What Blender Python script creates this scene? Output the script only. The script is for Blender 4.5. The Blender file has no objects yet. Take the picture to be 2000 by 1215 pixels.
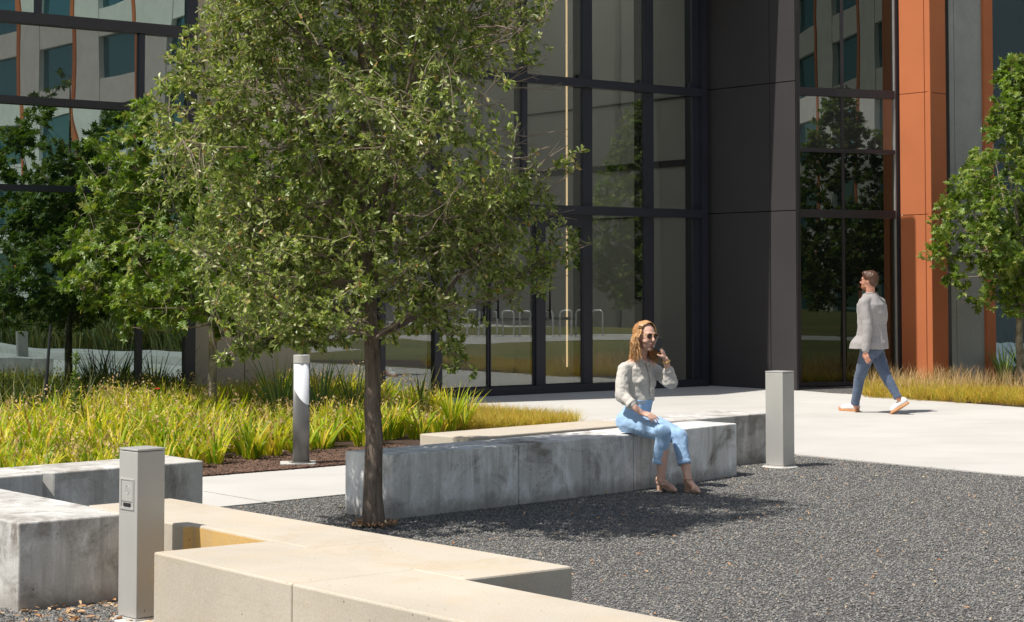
import bpy, bmesh, math, random
import numpy as np
from mathutils import Vector, Matrix
random.seed(7)
RNG = np.random.default_rng(11)
scene = bpy.context.scene
COL = scene.collection
V = Vector

# ------------------------------------------------------------------ camera model
FPX = 3600.0; CAMH = 1.68; HORIZ = 550.0
TILT = math.atan(162.0 / FPX); PPY = HORIZ - 162.0
CAM = V((0, 0, CAMH))
UPC = V((0, -math.sin(TILT), math.cos(TILT))); FWD = V((0, math.cos(TILT), math.sin(TILT)))
def ray(px, py):
    return V((1, 0, 0)) * ((px - 1000) / FPX) + UPC * ((PPY - py) / FPX) + FWD
def P(px, py, z=0.0):
    d = ray(px, py); return CAM + d * ((z - CAMH) / d.z)
def PD(px, py, y):
    d = ray(px, py); return CAM + d * (y / d.y)
def PL(px, py, p0, n):
    d = ray(px, py); return CAM + d * ((p0 - CAM).dot(n) / d.dot(n))

cam_data = bpy.data.cameras.new('camera'); cam = bpy.data.objects.new('camera', cam_data); COL.objects.link(cam)
cam.location = CAM; cam.rotation_euler = (math.pi / 2 + TILT, 0, 0)
cam_data.sensor_width = 36; cam_data.lens = 36 * FPX / 2000; cam_data.shift_y = (PPY - 607.5) / 2000
cam_data.clip_start = 0.1; cam_data.clip_end = 2000
scene.camera = cam

# ------------------------------------------------------------------ light
EL = math.radians(61); SH = V((-0.87, -0.49, 0)).normalized()
SUN = V((SH.x * math.cos(EL), SH.y * math.cos(EL), math.sin(EL)))
sd = bpy.data.lights.new('sun', 'SUN'); sd.energy = 4.7; sd.angle = math.radians(0.55); sd.color = (1.0, 0.955, 0.88)
so = bpy.data.objects.new('sun', sd); COL.objects.link(so)
so.rotation_euler = SUN.to_track_quat('Z', 'Y').to_euler()
world = bpy.data.worlds.new('World'); scene.world = world; world.use_nodes = True
wn = world.node_tree.nodes; wl = world.node_tree.links
bg = wn['Background']; sky = wn.new('ShaderNodeTexSky'); sky.sky_type = 'NISHITA'; sky.sun_disc = False
sky.sun_elevation = EL; sky.sun_rotation = math.atan2(SUN.x, SUN.y)
tint = wn.new('ShaderNodeMix'); tint.data_type = 'RGBA'; tint.blend_type = 'MULTIPLY'; tint.inputs[0].default_value = 1.0; tint.inputs[7].default_value = (1.15, 1.0, 0.82, 1)
wl.new(sky.outputs[0], tint.inputs[6]); wl.new(tint.outputs[2], bg.inputs[0]); bg.inputs[1].default_value = 0.13
scene.view_settings.view_transform = 'Standard'; scene.view_settings.look = 'None'
scene.view_settings.exposure = 0.2; scene.view_settings.gamma = 1.0

# ------------------------------------------------------------------ objects
def tag(o, label=None, cat=None, group=None, kind=None):
    if label: o['label'] = label
    if cat: o['category'] = cat
    if group: o['group'] = group
    if kind: o['kind'] = kind
    return o
def empty(name, loc=(0, 0, 0), label=None, cat=None, group=None):
    o = bpy.data.objects.new(name, None); COL.objects.link(o); o.location = loc; o.empty_display_size = 0.1
    return tag(o, label, cat, group)
def link(name, me, mat, parent=None):
    o = bpy.data.objects.new(name, me); COL.objects.link(o)
    if mat is not None and len(me.materials) == 0: me.materials.append(mat)
    if parent is not None:
        o.parent = parent
        pl = parent.location.copy(); p = parent.parent
        while p is not None: pl += p.location; p = p.parent
        o.location = -pl
        if parent.parent is not None or parent.type == 'MESH': pass
    return o
def npmesh(name, verts, faces, smooth=False):
    """verts (n,3), faces (m,k) all the same k"""
    verts = np.asarray(verts, dtype=np.float32); faces = np.asarray(faces, dtype=np.int32)
    me = bpy.data.meshes.new(name); me.vertices.add(len(verts)); me.vertices.foreach_set('co', verts.ravel())
    m, k = faces.shape
    me.loops.add(m * k); me.loops.foreach_set('vertex_index', faces.ravel())
    me.polygons.add(m); me.polygons.foreach_set('loop_start', np.arange(0, m * k, k, dtype=np.int32))
    me.polygons.foreach_set('loop_total', np.full(m, k, dtype=np.int32))
    me.polygons.foreach_set('use_smooth', np.full(m, smooth, dtype=bool))
    me.update(); me.validate(); return me
class MB:
    """collects shapes (world space) into one mesh"""
    def __init__(s): s.v = []; s.f = []
    def add(s, v, f):
        b = len(s.v); s.v += [tuple(x) for x in v]; s.f += [tuple(i + b for i in q) for q in f]; return s
    def prism(s, pts, z0, z1):
        """pts: plan polygon (any winding); z0,z1 numbers or lists"""
        a = sum(pts[i][0] * pts[(i + 1) % len(pts)][1] - pts[(i + 1) % len(pts)][0] * pts[i][1] for i in range(len(pts)))
        if a < 0: pts = pts[::-1]
        n = len(pts)
        v = [(p[0], p[1], z0) for p in pts] + [(p[0], p[1], z1) for p in pts]
        f = [tuple(range(n - 1, -1, -1)), tuple(range(n, 2 * n))] + [(i, (i + 1) % n, n + (i + 1) % n, n + i) for i in range(n)]
        return s.add(v, f)
    def box(s, o, ax, ay, az):
        """o corner, edge vectors"""
        o, ax, ay, az = V(o), V(ax), V(ay), V(az)
        if ax.cross(ay).dot(az) < 0: ax, ay = ay, ax
        v = [o, o + ax, o + ax + ay, o + ay]; v += [p + az for p in v]
        return s.add(v, [(3, 2, 1, 0), (4, 5, 6, 7), (0, 1, 5, 4), (1, 2, 6, 5), (2, 3, 7, 6), (3, 0, 4, 7)])
    def tube(s, pts, rad, n=8, cap=True):
        pts = [V(p) for p in pts]
        if not hasattr(rad, '__len__'): rad = [rad] * len(pts)
        prev = None; v = []; f = []
        for i, p in enumerate(pts):
            t = (pts[min(i + 1, len(pts) - 1)] - pts[max(i - 1, 0)]).normalized()
            if prev is None: a = t.orthogonal().normalized()
            else: a = (prev - t * prev.dot(t)).normalized()
            prev = a; b = t.cross(a)
            for k in range(n):
                an = 2 * math.pi * k / n; v.append(p + (a * math.cos(an) + b * math.sin(an)) * rad[i])
        for i in range(len(pts) - 1):
            for k in range(n): f.append((i * n + k, i * n + (k + 1) % n, (i + 1) * n + (k + 1) % n, (i + 1) * n + k))
        if cap:
            f.append(tuple(range(n - 1, -1, -1))); m = (len(pts) - 1) * n; f.append(tuple(range(m, m + n)))
        return s.add(v, f)
    def lathe(s, base, prof, n=24):
        base = V(base); pts = [base + V((0, 0, z)) for r, z in prof]
        v = []; f = []
        for p, (r, z) in zip(pts, prof):
            for k in range(n):
                an = 2 * math.pi * k / n; v.append(p + V((r * math.cos(an), r * math.sin(an), 0)))
        for i in range(len(prof) - 1):
            for k in range(n): f.append((i * n + k, i * n + (k + 1) % n, (i + 1) * n + (k + 1) % n, (i + 1) * n + k))
        f.append(tuple(range(n - 1, -1, -1))); m = (len(prof) - 1) * n; f.append(tuple(range(m, m + n)))
        return s.add(v, f)
    def ell(s, c, ax, nu=12, nv=8):
        """ellipsoid, ax: three axis vectors"""
        c = V(c); ax = [V(a) for a in ax]; v = []; f = []
        for j in range(nv + 1):
            th = math.pi * j / nv
            for i in range(nu):
                ph = 2 * math.pi * i / nu
                v.append(c + ax[0] * math.sin(th) * math.cos(ph) + ax[1] * math.sin(th) * math.sin(ph) + ax[2] * math.cos(th))
        for j in range(nv):
            for i in range(nu):
                f.append((j * nu + i, (j + 1) * nu + i, (j + 1) * nu + (i + 1) % nu, j * nu + (i + 1) % nu))
        return s.add(v, f)
    def cap(s, a, b, ra, rb, n=14):
        """tapered capsule"""
        a, b = V(a), V(b); t = (b - a)
        if t.length < 1e-6: t = V((0, 0, 1e-4))
        t.normalize(); pts = []; rad = []
        for k in range(5):
            an = math.pi / 2 * (1 - k / 4.0); pts.append(a - t * ra * math.sin(an)); rad.append(max(ra * math.cos(an), 1e-4))
        for k in range(5):
            an = math.pi / 2 * (k / 4.0); pts.append(b + t * rb * math.sin(an)); rad.append(max(rb * math.cos(an), 1e-4))
        o = t.orthogonal().normalized(); q = t.cross(o); v = []; f = []
        for p, r in zip(pts, rad):
            for k in range(n):
                an = 2 * math.pi * k / n; v.append(p + (o * math.cos(an) + q * math.sin(an)) * r)
        for i in range(len(pts) - 1):
            for k in range(n): f.append((i * n + k, i * n + (k + 1) % n, (i + 1) * n + (k + 1) % n, (i + 1) * n + k))
        f.append(tuple(range(n - 1, -1, -1))); m = (len(pts) - 1) * n; f.append(tuple(range(m, m + n)))
        return s.add(v, f)
    def chain(s, pts, rad, n=14):
        for i in range(len(pts) - 1): s.cap(pts[i], pts[i + 1], rad[i], rad[i + 1], n)
        return s
    def build(s, name, mat, parent=None, smooth=False, bevel=0.0, seg=2):
        me = bpy.data.meshes.new(name); me.from_pydata(s.v, [], s.f); me.update()
        bm = bmesh.new(); bm.from_mesh(me)
        bmesh.ops.recalc_face_normals(bm, faces=bm.faces)
        if bevel > 0:
            ed = [e for e in bm.edges if len(e.link_faces) == 2 and e.calc_face_angle(0) > 0.5]
            bmesh.ops.bevel(bm, geom=ed, offset=bevel, segments=seg, affect='EDGES', profile=0.5)
        bm.to_mesh(me); bm.free()
        if smooth:
            for p in me.polygons: p.use_smooth = True
        return link(name, me, mat, parent)
    def remesh(s, name, mat, parent=None, voxel=0.006, smooth=6, displace=None):
        me = bpy.data.meshes.new(name); me.from_pydata(s.v, [], s.f); me.update()
        bm = bmesh.new(); bm.from_mesh(me); bmesh.ops.recalc_face_normals(bm, faces=bm.faces); bm.to_mesh(me); bm.free()
        o = bpy.data.objects.new('tmp', me); COL.objects.link(o)
        m = o.modifiers.new('r', 'REMESH'); m.mode = 'VOXEL'; m.voxel_size = voxel; m.use_smooth_shade = True
        if smooth:
            m2 = o.modifiers.new('s', 'SMOOTH'); m2.iterations = smooth; m2.factor = 0.5
        if displace:
            for (sc, st) in displace:
                tx = bpy.data.textures.new('t', 'CLOUDS'); tx.noise_scale = sc; tx.noise_depth = 1
                m3 = o.modifiers.new('d', 'DISPLACE'); m3.texture = tx; m3.strength = st; m3.texture_coords = 'GLOBAL'; m3.mid_level = 0.5
        dg = bpy.context.evaluated_depsgraph_get(); dg.update()
        me2 = bpy.data.meshes.new_from_object(o.evaluated_get(dg)); me2.name = name
        bpy.data.objects.remove(o); bpy.data.meshes.remove(me)
        me2.materials.clear()
        for p in me2.polygons: p.use_smooth = True
        return link(name, me2, mat, parent)

# ------------------------------------------------------------------ materials
class NT:
    def __init__(s, name):
        s.m = bpy.data.materials.new(name); s.m.use_nodes = True; s.t = s.m.node_tree; s.n = s.t.nodes; s.b = s.n['Principled BSDF']
        s.out = s.n['Material Output']
        s.tc = s.n.new('ShaderNodeTexCoord').outputs['Object']
    def l(s, a, b): s.t.links.new(a, b)
    def node(s, typ, **k):
        n = s.n.new(typ)
        for a, b in k.items(): setattr(n, a, b)
        return n
    def scaled(s, sc):
        if not hasattr(sc, '__len__'): return s.tc, sc
        mp = s.node('ShaderNodeMapping'); mp.inputs['Scale'].default_value = sc; s.l(s.tc, mp.inputs[0]); return mp.outputs[0], 1.0
    def noise(s, sc, det=4, rough=0.55, dist=0.0):
        v, k = s.scaled(sc); n = s.node('ShaderNodeTexNoise'); s.l(v, n.inputs['Vector'])
        n.inputs['Scale'].default_value = k; n.inputs['Detail'].default_value = det; n.inputs['Roughness'].default_value = rough
        n.inputs['Distortion'].default_value = dist; return n.outputs['Fac']
    def voro(s, sc, feat='F1', out='Distance'):
        v, k = s.scaled(sc); n = s.node('ShaderNodeTexVoronoi'); n.feature = feat; s.l(v, n.inputs['Vector']); n.inputs['Scale'].default_value = k
        return n.outputs[out]
    def ramp(s, fac, stops, interp='LINEAR'):
        r = s.node('ShaderNodeValToRGB'); r.color_ramp.interpolation = interp
        e = r.color_ramp.elements
        while len(e) < len(stops): e.new(0.5)
        for i, (p, c) in enumerate(stops):
            e[i].position = p; e[i].color = (c, c, c, 1) if not hasattr(c, '__len__') else tuple(c) + (1,)
        s.l(fac, r.inputs[0]); return r.outputs[0]
    def mix(s, fac, a, b, mode='MIX'):
        m = s.node('ShaderNodeMix'); m.data_type = 'RGBA'; m.blend_type = mode
        for inp, val in ((m.inputs[0], fac), (m.inputs[6], a), (m.inputs[7], b)):
            if hasattr(val, 'links') or hasattr(val, 'is_linked'): s.l(val, inp)
            elif hasattr(val, '__len__'): inp.default_value = tuple(val) + (1,)
            else: inp.default_value = val
        return m.outputs[2]
    def math(s, op, a, b=0.0):
        m = s.node('ShaderNodeMath'); m.operation = op
        for inp, val in ((m.inputs[0], a), (m.inputs[1], b)):
            if hasattr(val, 'is_linked'): s.l(val, inp)
            else: inp.default_value = val
        return m.outputs[0]
    def bump(s, h, strength=0.3, dist=0.01, to=None):
        b = s.node('ShaderNodeBump'); b.inputs['Strength'].default_value = strength; b.inputs['Distance'].default_value = dist
        s.l(h, b.inputs['Height']); s.l(b.outputs[0], to if to is not None else s.b.inputs['Normal']); return b.outputs[0]
    def col(s, c):
        if hasattr(c, 'is_linked'): s.l(c, s.b.inputs['Base Color'])
        else: s.b.inputs['Base Color'].default_value = tuple(c) + (1,)
    def set(s, rough=0.6, metal=0.0, spec=0.5):
        s.b.inputs['Roughness'].default_value = rough; s.b.inputs['Metallic'].default_value = metal; s.b.inputs['Specular IOR Level'].default_value = spec; return s.m

def simple(name, c, rough=0.6, metal=0.0, var=0.15, sc=6, bump=0.0, bsc=200, bd=0.002, spec=0.5):
    t = NT(name); n = t.noise(sc, 5)
    lo = tuple(x * (1 - var) for x in c); hi = tuple(min(1, x * (1 + var)) for x in c)
    t.col(t.ramp(n, [(0.3, lo), (0.7, hi)]))
    if bump: t.bump(t.noise(bsc, 4), bump, bd)
    return t.set(rough, metal, spec)

def concrete(name, base, dark, light, stain=1.0, warm=None, pits=1.0, hard=0.5, eff0=0.5):
    """cast concrete: broad tone drift, blotchy stains, drips, pin holes"""
    t = NT(name)
    c = t.ramp(t.noise(1.3, 6, 0.6), [(0.3, tuple(x * 0.9 for x in base)), (0.7, tuple(min(1, x * 1.08) for x in base))])
    if stain > 0:
        blot = t.ramp(t.noise((2.2, 2.2, 3.0), 8, 0.68, 0.6), [(0.53 - 0.04 * stain, 0.0), (0.53 + 0.20 * (1.2 - hard), stain)])
        c = t.mix(blot, c, dark)
        eff = t.ramp(t.noise((3.5, 3.5, 1.4), 9, 0.72, 0.9), [(eff0, 0.0), (eff0 + 0.2, 0.9 * stain)])
        c = t.mix(eff, c, light)
        dr = t.ramp(t.noise((11, 11, 0.7), 6, 0.65), [(0.50, 0.0), (0.72, 0.5 * stain)])
        c = t.mix(dr, c, dark)
        sp = t.node('ShaderNodeSeparateXYZ'); t.l(t.tc, sp.inputs[0])
        zz = t.math('ADD', sp.outputs[2], t.math('MULTIPLY', t.math('SUBTRACT', t.noise(5, 6, 0.7), 0.5), 0.30))
        base_d = t.ramp(zz, [(0.02, 0.55 * stain), (0.11, 0.0)]); c = t.mix(base_d, c, dark)
    if warm is not None:
        w = t.ramp(t.noise((2.5, 2.5, 4.0), 6, 0.65, 0.4), [(0.5, 0.0), (0.75, 0.6)])
        c = t.mix(w, c, warm)
        ed_ = t.ramp(t.noise((1.2, 1.2, 9.0), 7, 0.7, 1.2), [(0.56, 0.0), (0.60, 0.35), (0.66, 0.0)]); c = t.mix(ed_, c, tuple(x * 0.85 for x in warm))
    if pits:
        pv = t.ramp(t.voro(14.0), [(0.05, 0.8 * pits), (0.085, 0.0)])
        sel = t.ramp(t.noise(3.1, 2), [(0.5, 0.0), (0.56, 1.0)])
        c = t.mix(t.math('MULTIPLY', pv, sel), c, tuple(x * 0.35 for x in dark))
    fine = t.ramp(t.noise(90, 4, 0.7), [(0.3, 0.88), (0.7, 1.08)])
    c = t.mix(1.0, c, fine, 'MULTIPLY')
    t.col(c); t.bump(t.noise(70, 6, 0.7), 0.25, 0.004)
    return t.set(0.82, 0, 0.3)

M = {}
M['bench_gray'] = concrete('weathered_grey_concrete', (0.55, 0.535, 0.505), (0.20, 0.175, 0.15), (0.88, 0.87, 0.85), 0.9)
M['bench_main'] = concrete('chalky_grey_concrete', (0.68, 0.66, 0.63), (0.17, 0.14, 0.11), (0.95, 0.94, 0.92), 1.0, eff0=0.45)
M['bench_white'] = concrete('pale_grey_concrete', (0.52, 0.51, 0.49), (0.30, 0.29, 0.28), (0.70, 0.70, 0.69), 0.5)
M['bench_tan'] = concrete('cream_concrete', (0.535, 0.475, 0.39), (0.44, 0.36, 0.25), (0.58, 0.54, 0.47), 0.16, (0.57, 0.45, 0.30), 1.0)
M['bench_ochre'] = concrete('ochre_stain_bounce_concrete', (0.66, 0.42, 0.15), (0.42, 0.36, 0.28), (0.68, 0.48, 0.2), 0.5)  # real ochre stain in the gap, painted warm bounce on the step face
M['joint'] = simple('dark_joint', (0.06, 0.055, 0.05), 0.9)

def paving():
    t = NT('brushed_concrete_paving')
    c = t.ramp(t.noise(0.55, 7, 0.6), [(0.3, (0.48, 0.465, 0.435)), (0.7, (0.585, 0.57, 0.54))])
    st = t.ramp(t.noise((0.8, 3.5, 1), 7, 0.65, 0.3), [(0.5, 0.0), (0.8, 0.3)]); c = t.mix(st, c, (0.34, 0.315, 0.28))
    c = t.mix(1.0, c, t.ramp(t.noise(60, 4, 0.7), [(0.3, 0.93), (0.7, 1.05)]), 'MULTIPLY')
    t.col(c); t.bump(t.noise((40, 300, 1), 3), 0.15, 0.003); return t.set(0.85, 0, 0.3)
M['paving'] = paving()

def gravel():
    t = NT('crushed_dark_gravel')
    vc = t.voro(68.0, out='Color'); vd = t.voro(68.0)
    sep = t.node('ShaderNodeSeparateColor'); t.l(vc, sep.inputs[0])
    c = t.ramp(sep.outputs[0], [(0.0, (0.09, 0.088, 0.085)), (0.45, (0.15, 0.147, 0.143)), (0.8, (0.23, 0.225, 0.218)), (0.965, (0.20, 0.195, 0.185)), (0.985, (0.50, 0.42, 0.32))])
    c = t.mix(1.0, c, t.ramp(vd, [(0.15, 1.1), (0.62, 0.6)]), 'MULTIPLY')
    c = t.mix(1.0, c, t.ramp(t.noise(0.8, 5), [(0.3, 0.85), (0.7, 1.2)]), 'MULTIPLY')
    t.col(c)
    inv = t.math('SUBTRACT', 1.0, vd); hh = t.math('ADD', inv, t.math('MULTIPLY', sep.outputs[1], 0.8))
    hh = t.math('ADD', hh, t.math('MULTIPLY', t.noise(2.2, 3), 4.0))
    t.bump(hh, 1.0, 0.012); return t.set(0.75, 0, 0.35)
M['gravel'] = gravel()

def stones_mat():
    t = NT('gravel_stone'); g = t.node('ShaderNodeNewGeometry')
    t.col(t.ramp(g.outputs['Random Per Island'], [(0.0, (0.085, 0.084, 0.081)), (0.5, (0.17, 0.167, 0.160)), (0.9, (0.28, 0.275, 0.265)), (0.965, (0.30, 0.27, 0.22)), (1.0, (0.5, 0.4, 0.3))])); return t.set(0.7)
M['stone'] = stones_mat()
def litter_mat():
    t = NT('dry_leaf_litter'); g = t.node('ShaderNodeNewGeometry')
    t.col(t.ramp(g.outputs['Random Per Island'], [(0.0, (0.30, 0.13, 0.05)), (0.4, (0.45, 0.25, 0.12)), (0.7, (0.55, 0.42, 0.25)), (1.0, (0.20, 0.10, 0.05))])); return t.set(0.8)
M['litter'] = litter_mat()
M['mulchchip'] = simple('bark_chip', (0.13, 0.075, 0.05), 0.9, 0, 0.5, 25)
def mulch():
    t = NT('brown_bark_mulch'); v = t.voro((45, 90, 60)); vc = t.voro((45, 90, 60), out='Color')
    c = t.mix(0.5, t.ramp(v, [(0.1, (0.10, 0.055, 0.035)), (0.6, (0.02, 0.012, 0.01))]), t.ramp(vc, [(0.2, (0.04, 0.025, 0.018)), (0.8, (0.16, 0.09, 0.055))]))
    t.col(c); t.bump(v, 0.9, 0.02); return t.set(0.9)
M['mulch'] = mulch()
def lawn():
    t = NT('mown_lawn'); n = t.noise(0.25, 6)
    c = t.ramp(n, [(0.3, (0.10, 0.12, 0.025)), (0.55, (0.17, 0.17, 0.04)), (0.75, (0.26, 0.19, 0.07))])
    c = t.mix(1.0, c, t.ramp(t.noise(30, 4, 0.7), [(0.3, 0.6), (0.7, 1.3)]), 'MULTIPLY'); t.col(c); t.bump(t.noise(60, 4), 0.6, 0.03); return t.set(0.9)
M['lawn'] = lawn()

M['frame'] = simple('dark_anodised_aluminium', (0.030, 0.031, 0.044), 0.38, 0.25, 0.1, 2)
M['frame_brown'] = simple('dark_bronze_aluminium', (0.042, 0.036, 0.042), 0.4, 0.25, 0.1, 2)
M['column'] = simple('charcoal_metal_panel', (0.053, 0.049, 0.051), 0.55, 0.0, 0.06, 0.8, spec=0.12)
M['orange'] = simple('burnt_orange_metal_panel', (0.50, 0.165, 0.072), 0.5, 0.0, 0.09, 0.7, spec=0.12)
M['panel_gray'] = concrete('light_grey_wall_panel', (0.34, 0.35, 0.34), (0.22, 0.23, 0.22), (0.42, 0.42, 0.40), 0.35, None, 0.0)
M['panel_beige'] = concrete('beige_precast_wall', (0.60, 0.50, 0.38), (0.50, 0.42, 0.32), (0.66, 0.57, 0.45), 0.2, None, 0.0)
M['interior'] = simple('interior_plaster', (0.82, 0.79, 0.71), 0.8, 0, 0.04, 0.5)
M['interior_dark'] = simple('dark_interior', (0.05, 0.05, 0.05), 0.8)
M['metal'] = simple('satin_aluminium', (0.50, 0.49, 0.465), 0.42, 0.25, 0.05, 3)
M['metal_dark'] = simple('grey_powder_coat', (0.19, 0.185, 0.18), 0.45, 0.3, 0.05, 3)
M['steel'] = simple('galvanised_steel', (0.55, 0.56, 0.56), 0.4, 0.6, 0.1, 5)
M['black'] = simple('black_plastic', (0.012, 0.012, 0.013), 0.35, 0, 0.1)
M['lens'] = simple('frosted_lamp_lens', (0.80, 0.82, 0.86), 0.35, 0, 0.02)
M['footing'] = concrete('pale_concrete_footing', (0.60, 0.585, 0.55), (0.4, 0.38, 0.35), (0.7, 0.7, 0.68), 0.3)

def glass(name, refl, tint, gcol=(0.9, 0.95, 0.93), wave=0.0012, wsc=(1.6, 1.6, 1.0), opaque=None):
    t = NT(name); t.n.remove(t.b)
    gl = t.node('ShaderNodeBsdfGlossy'); gl.inputs['Color'].default_value = gcol + (1,); gl.inputs['Roughness'].default_value = 0.0
    if opaque: tr = t.node('ShaderNodeBsdfDiffuse')
    else: tr = t.node('ShaderNodeBsdfTransparent')
    tr.inputs['Color'].default_value = tint + (1,)
    lw = t.node('ShaderNodeLayerWeight'); lw.inputs['Blend'].default_value = 0.5
    fac = t.math('ADD', refl + 0.04, t.math('MULTIPLY', t.math('POWER', lw.outputs['Facing'], 3.0), 0.7))
    fac.node.use_clamp = True
    mx = t.node('ShaderNodeMixShader'); t.l(fac, mx.inputs[0]); t.l(tr.outputs[0], mx.inputs[1]); t.l(gl.outputs[0], mx.inputs[2])
    t.l(mx.outputs[0], t.out.inputs[0])
    if wave: t.bump(t.noise(wsc, 1.5, 0.4), 1.0, wave, gl.inputs['Normal'])
    return t.m
M['glass_mid'] = glass('entrance_glass', 0.10, (0.74, 0.75, 0.76), wave=0.0006)
M['glass_left'] = glass('reflective_window_glass', 0.30, (0.006, 0.008, 0.008), (0.74, 0.92, 0.90), wave=0.0055, wsc=(0.8, 0.8, 0.5), opaque=True)
M['glass_spandrel'] = glass('spandrel_glass', 0.16, (0.035, 0.036, 0.036), (0.8, 0.85, 0.85), wave=0.0015, wsc=(0.8, 0.8, 0.5), opaque=True)
M['glass_right'] = glass('dark_window_glass', 0.035, (0.006, 0.008, 0.007), (0.75, 0.85, 0.8), wave=0.0015, wsc=(0.8, 0.8, 0.5), opaque=True)
M['glass_blue'] = glass('blue_window_glass', 0.22, (0.008, 0.018, 0.026), (0.45, 0.65, 0.8), wave=0.002, opaque=True)
M['glass_teal'] = glass('teal_office_glass', 0.30, (0.01, 0.03, 0.035), (0.35, 0.6, 0.68), wave=0.003, opaque=True)
def emis(name, c, st):
    t = NT(name); t.b.inputs['Emission Color'].default_value = c + (1,); t.b.inputs['Emission Strength'].default_value = st; t.col(c); return t.m
def sky_m():
    t = NT('added_frosted_roof'); t.n.remove(t.b); tr = t.node('ShaderNodeBsdfTranslucent'); tr.inputs[0].default_value = (0.20, 0.22, 0.21, 1); t.l(tr.outputs[0], t.out.inputs[0]); return t.m
M['added_skylight'] = sky_m()  # for the added roof sheet that lets daylight into the lobby
M['led'] = emis('warm_linear_lamp', (1.0, 0.70, 0.36), 1.3)

def leaf_mat(name, stops, rough=0.42, transl=0.35, spec=0.5):
    t = NT(name); g = t.node('ShaderNodeNewGeometry')
    c = t.ramp(g.outputs['Random Per Island'], stops)
    c = t.mix(1.0, c, t.ramp(t.noise(1.6, 3), [(0.3, 0.8), (0.7, 1.2)]), 'MULTIPLY')
    t.col(c); t.set(rough, 0, spec)
    tr = t.node('ShaderNodeBsdfTranslucent'); cc = t.mix(1.0, c, (1.5, 1.6, 0.7), 'MULTIPLY'); t.l(cc, tr.inputs[0])
    mx = t.node('ShaderNodeMixShader'); mx.inputs[0].default_value = transl
    t.l(t.b.outputs[0], mx.inputs[1]); t.l(tr.outputs[0], mx.inputs[2]); t.l(mx.outputs[0], t.out.inputs[0]); return t.m
M['leaf_oak'] = leaf_mat('live_oak_leaf', [(0.0, (0.08, 0.12, 0.022)), (0.4, (0.18, 0.235, 0.046)), (0.75, (0.33, 0.385, 0.12)), (0.95, (0.50, 0.51, 0.26)), (1.0, (0.42, 0.22, 0.08))], 0.36, 0.36)
M['leaf_dark'] = leaf_mat('dark_tree_leaf', [(0.0, (0.008, 0.014, 0.004)), (1.0, (0.022, 0.034, 0.010))], 0.6, 0.05)
M['leaf_maple'] = leaf_mat('lobed_oak_leaf', [(0.0, (0.075, 0.135, 0.016)), (0.5, (0.145, 0.225, 0.026)), (0.85, (0.22, 0.30, 0.045)), (1.0, (0.30, 0.30, 0.07))], 0.42, 0.35)
M['grass_oats'] = leaf_mat('sea_oats_blade', [(0.0, (0.14, 0.26, 0.015)), (0.35, (0.34, 0.44, 0.022)), (0.68, (0.62, 0.58, 0.04)), (0.92, (0.76, 0.56, 0.10)), (1.0, (0.36, 0.20, 0.08))], 0.5, 0.35, 0.3)
M['seed'] = leaf_mat('sea_oats_seed_head', [(0.0, (0.50, 0.38, 0.15)), (0.5, (0.62, 0.46, 0.27)), (1.0, (0.45, 0.24, 0.13))], 0.6, 0.3, 0.3)
M['grass_feather'] = leaf_mat('feather_grass_blade', [(0.0, (0.22, 0.27, 0.03)), (0.4, (0.52, 0.42, 0.06)), (0.8, (0.60, 0.38, 0.09)), (1.0, (0.42, 0.18, 0.06))], 0.6, 0.35, 0.3)
M['spiky'] = leaf_mat('green_strap_leaf', [(0.0, (0.08, 0.14, 0.04)), (0.6, (0.16, 0.25, 0.06)), (1.0, (0.36, 0.40, 0.12))], 0.45, 0.25)
M['grass_dark'] = leaf_mat('dark_grass_blade', [(0.0, (0.05, 0.08, 0.02)), (0.6, (0.12, 0.15, 0.03)), (1.0, (0.25, 0.22, 0.06))], 0.5, 0.25)  # dark green to dull straw blades
def bark(name, a, b, sc=22, vscale=4):
    t = NT(name); n = t.noise((sc, sc, vscale), 7, 0.7, 0.5); c = t.ramp(n, [(0.35, a), (0.65, b)])
    c = t.mix(t.ramp(t.noise((30, 30, 12), 3), [(0.66, 0.0), (0.72, 0.7)]), c, (0.45, 0.40, 0.33))
    t.col(c); t.bump(n, 1.0, 0.02); return t.set(0.9, 0, 0.2)
M['bark_oak'] = bark('grey_brown_bark', (0.085, 0.062, 0.048), (0.27, 0.21, 0.165))
M['bark_pale'] = bark('pale_mottled_bark', (0.12, 0.10, 0.07), (0.42, 0.37, 0.28), 14, 7)
M['twig'] = simple('grey_twig_bark', (0.26, 0.205, 0.155), 0.8)
# ------------------------------------------------------------------ setting: ground
def XY(v): return (v[0], v[1])
WD = V((0.625, -0.78, 0))
gA, gB, gC = P(445, 988), P(673, 965), P(1553, 887)
gD = gC + (P(2000, 930) - gC).normalized() * 26
gF = gA + (gA - gB).normalized() * 16
MB().prism([(-300, -300), (300, -300), (300, 300), (-300, 300)], -0.5, -0.06).build('ground', M['lawn'])
tag(bpy.data.objects['ground'], kind='structure')
pv = MB().prism([XY(gF), XY(gA), XY(gB), XY(gC), XY(gD), (70, -90), (70, 70), (-40, 70), (-40, gF.y)], -0.2, 0.0).build('plaza_pavement', M['paving'])
tag(pv, kind='structure')
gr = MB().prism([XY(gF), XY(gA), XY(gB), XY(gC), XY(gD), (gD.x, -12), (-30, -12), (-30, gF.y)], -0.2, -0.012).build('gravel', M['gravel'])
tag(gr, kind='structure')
# pavement joints: shallow saw cuts as thin dark strips
jm = MB()
def strip(a, b, w, z=0.003):
    d = (b - a).normalized(); q = V((-d.y, d.x, 0)) * w / 2
    jm.prism([XY(a - q), XY(b - q), XY(b + q), XY(a + q)], z - 0.004, z)
strip(P(400, 960), P(545, 985), 0.012)
MJ = simple('pavement_joint_dark', (0.34, 0.32, 0.29), 0.9)
tag(jm.build('pavement_joint', MJ), kind='structure')

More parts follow.
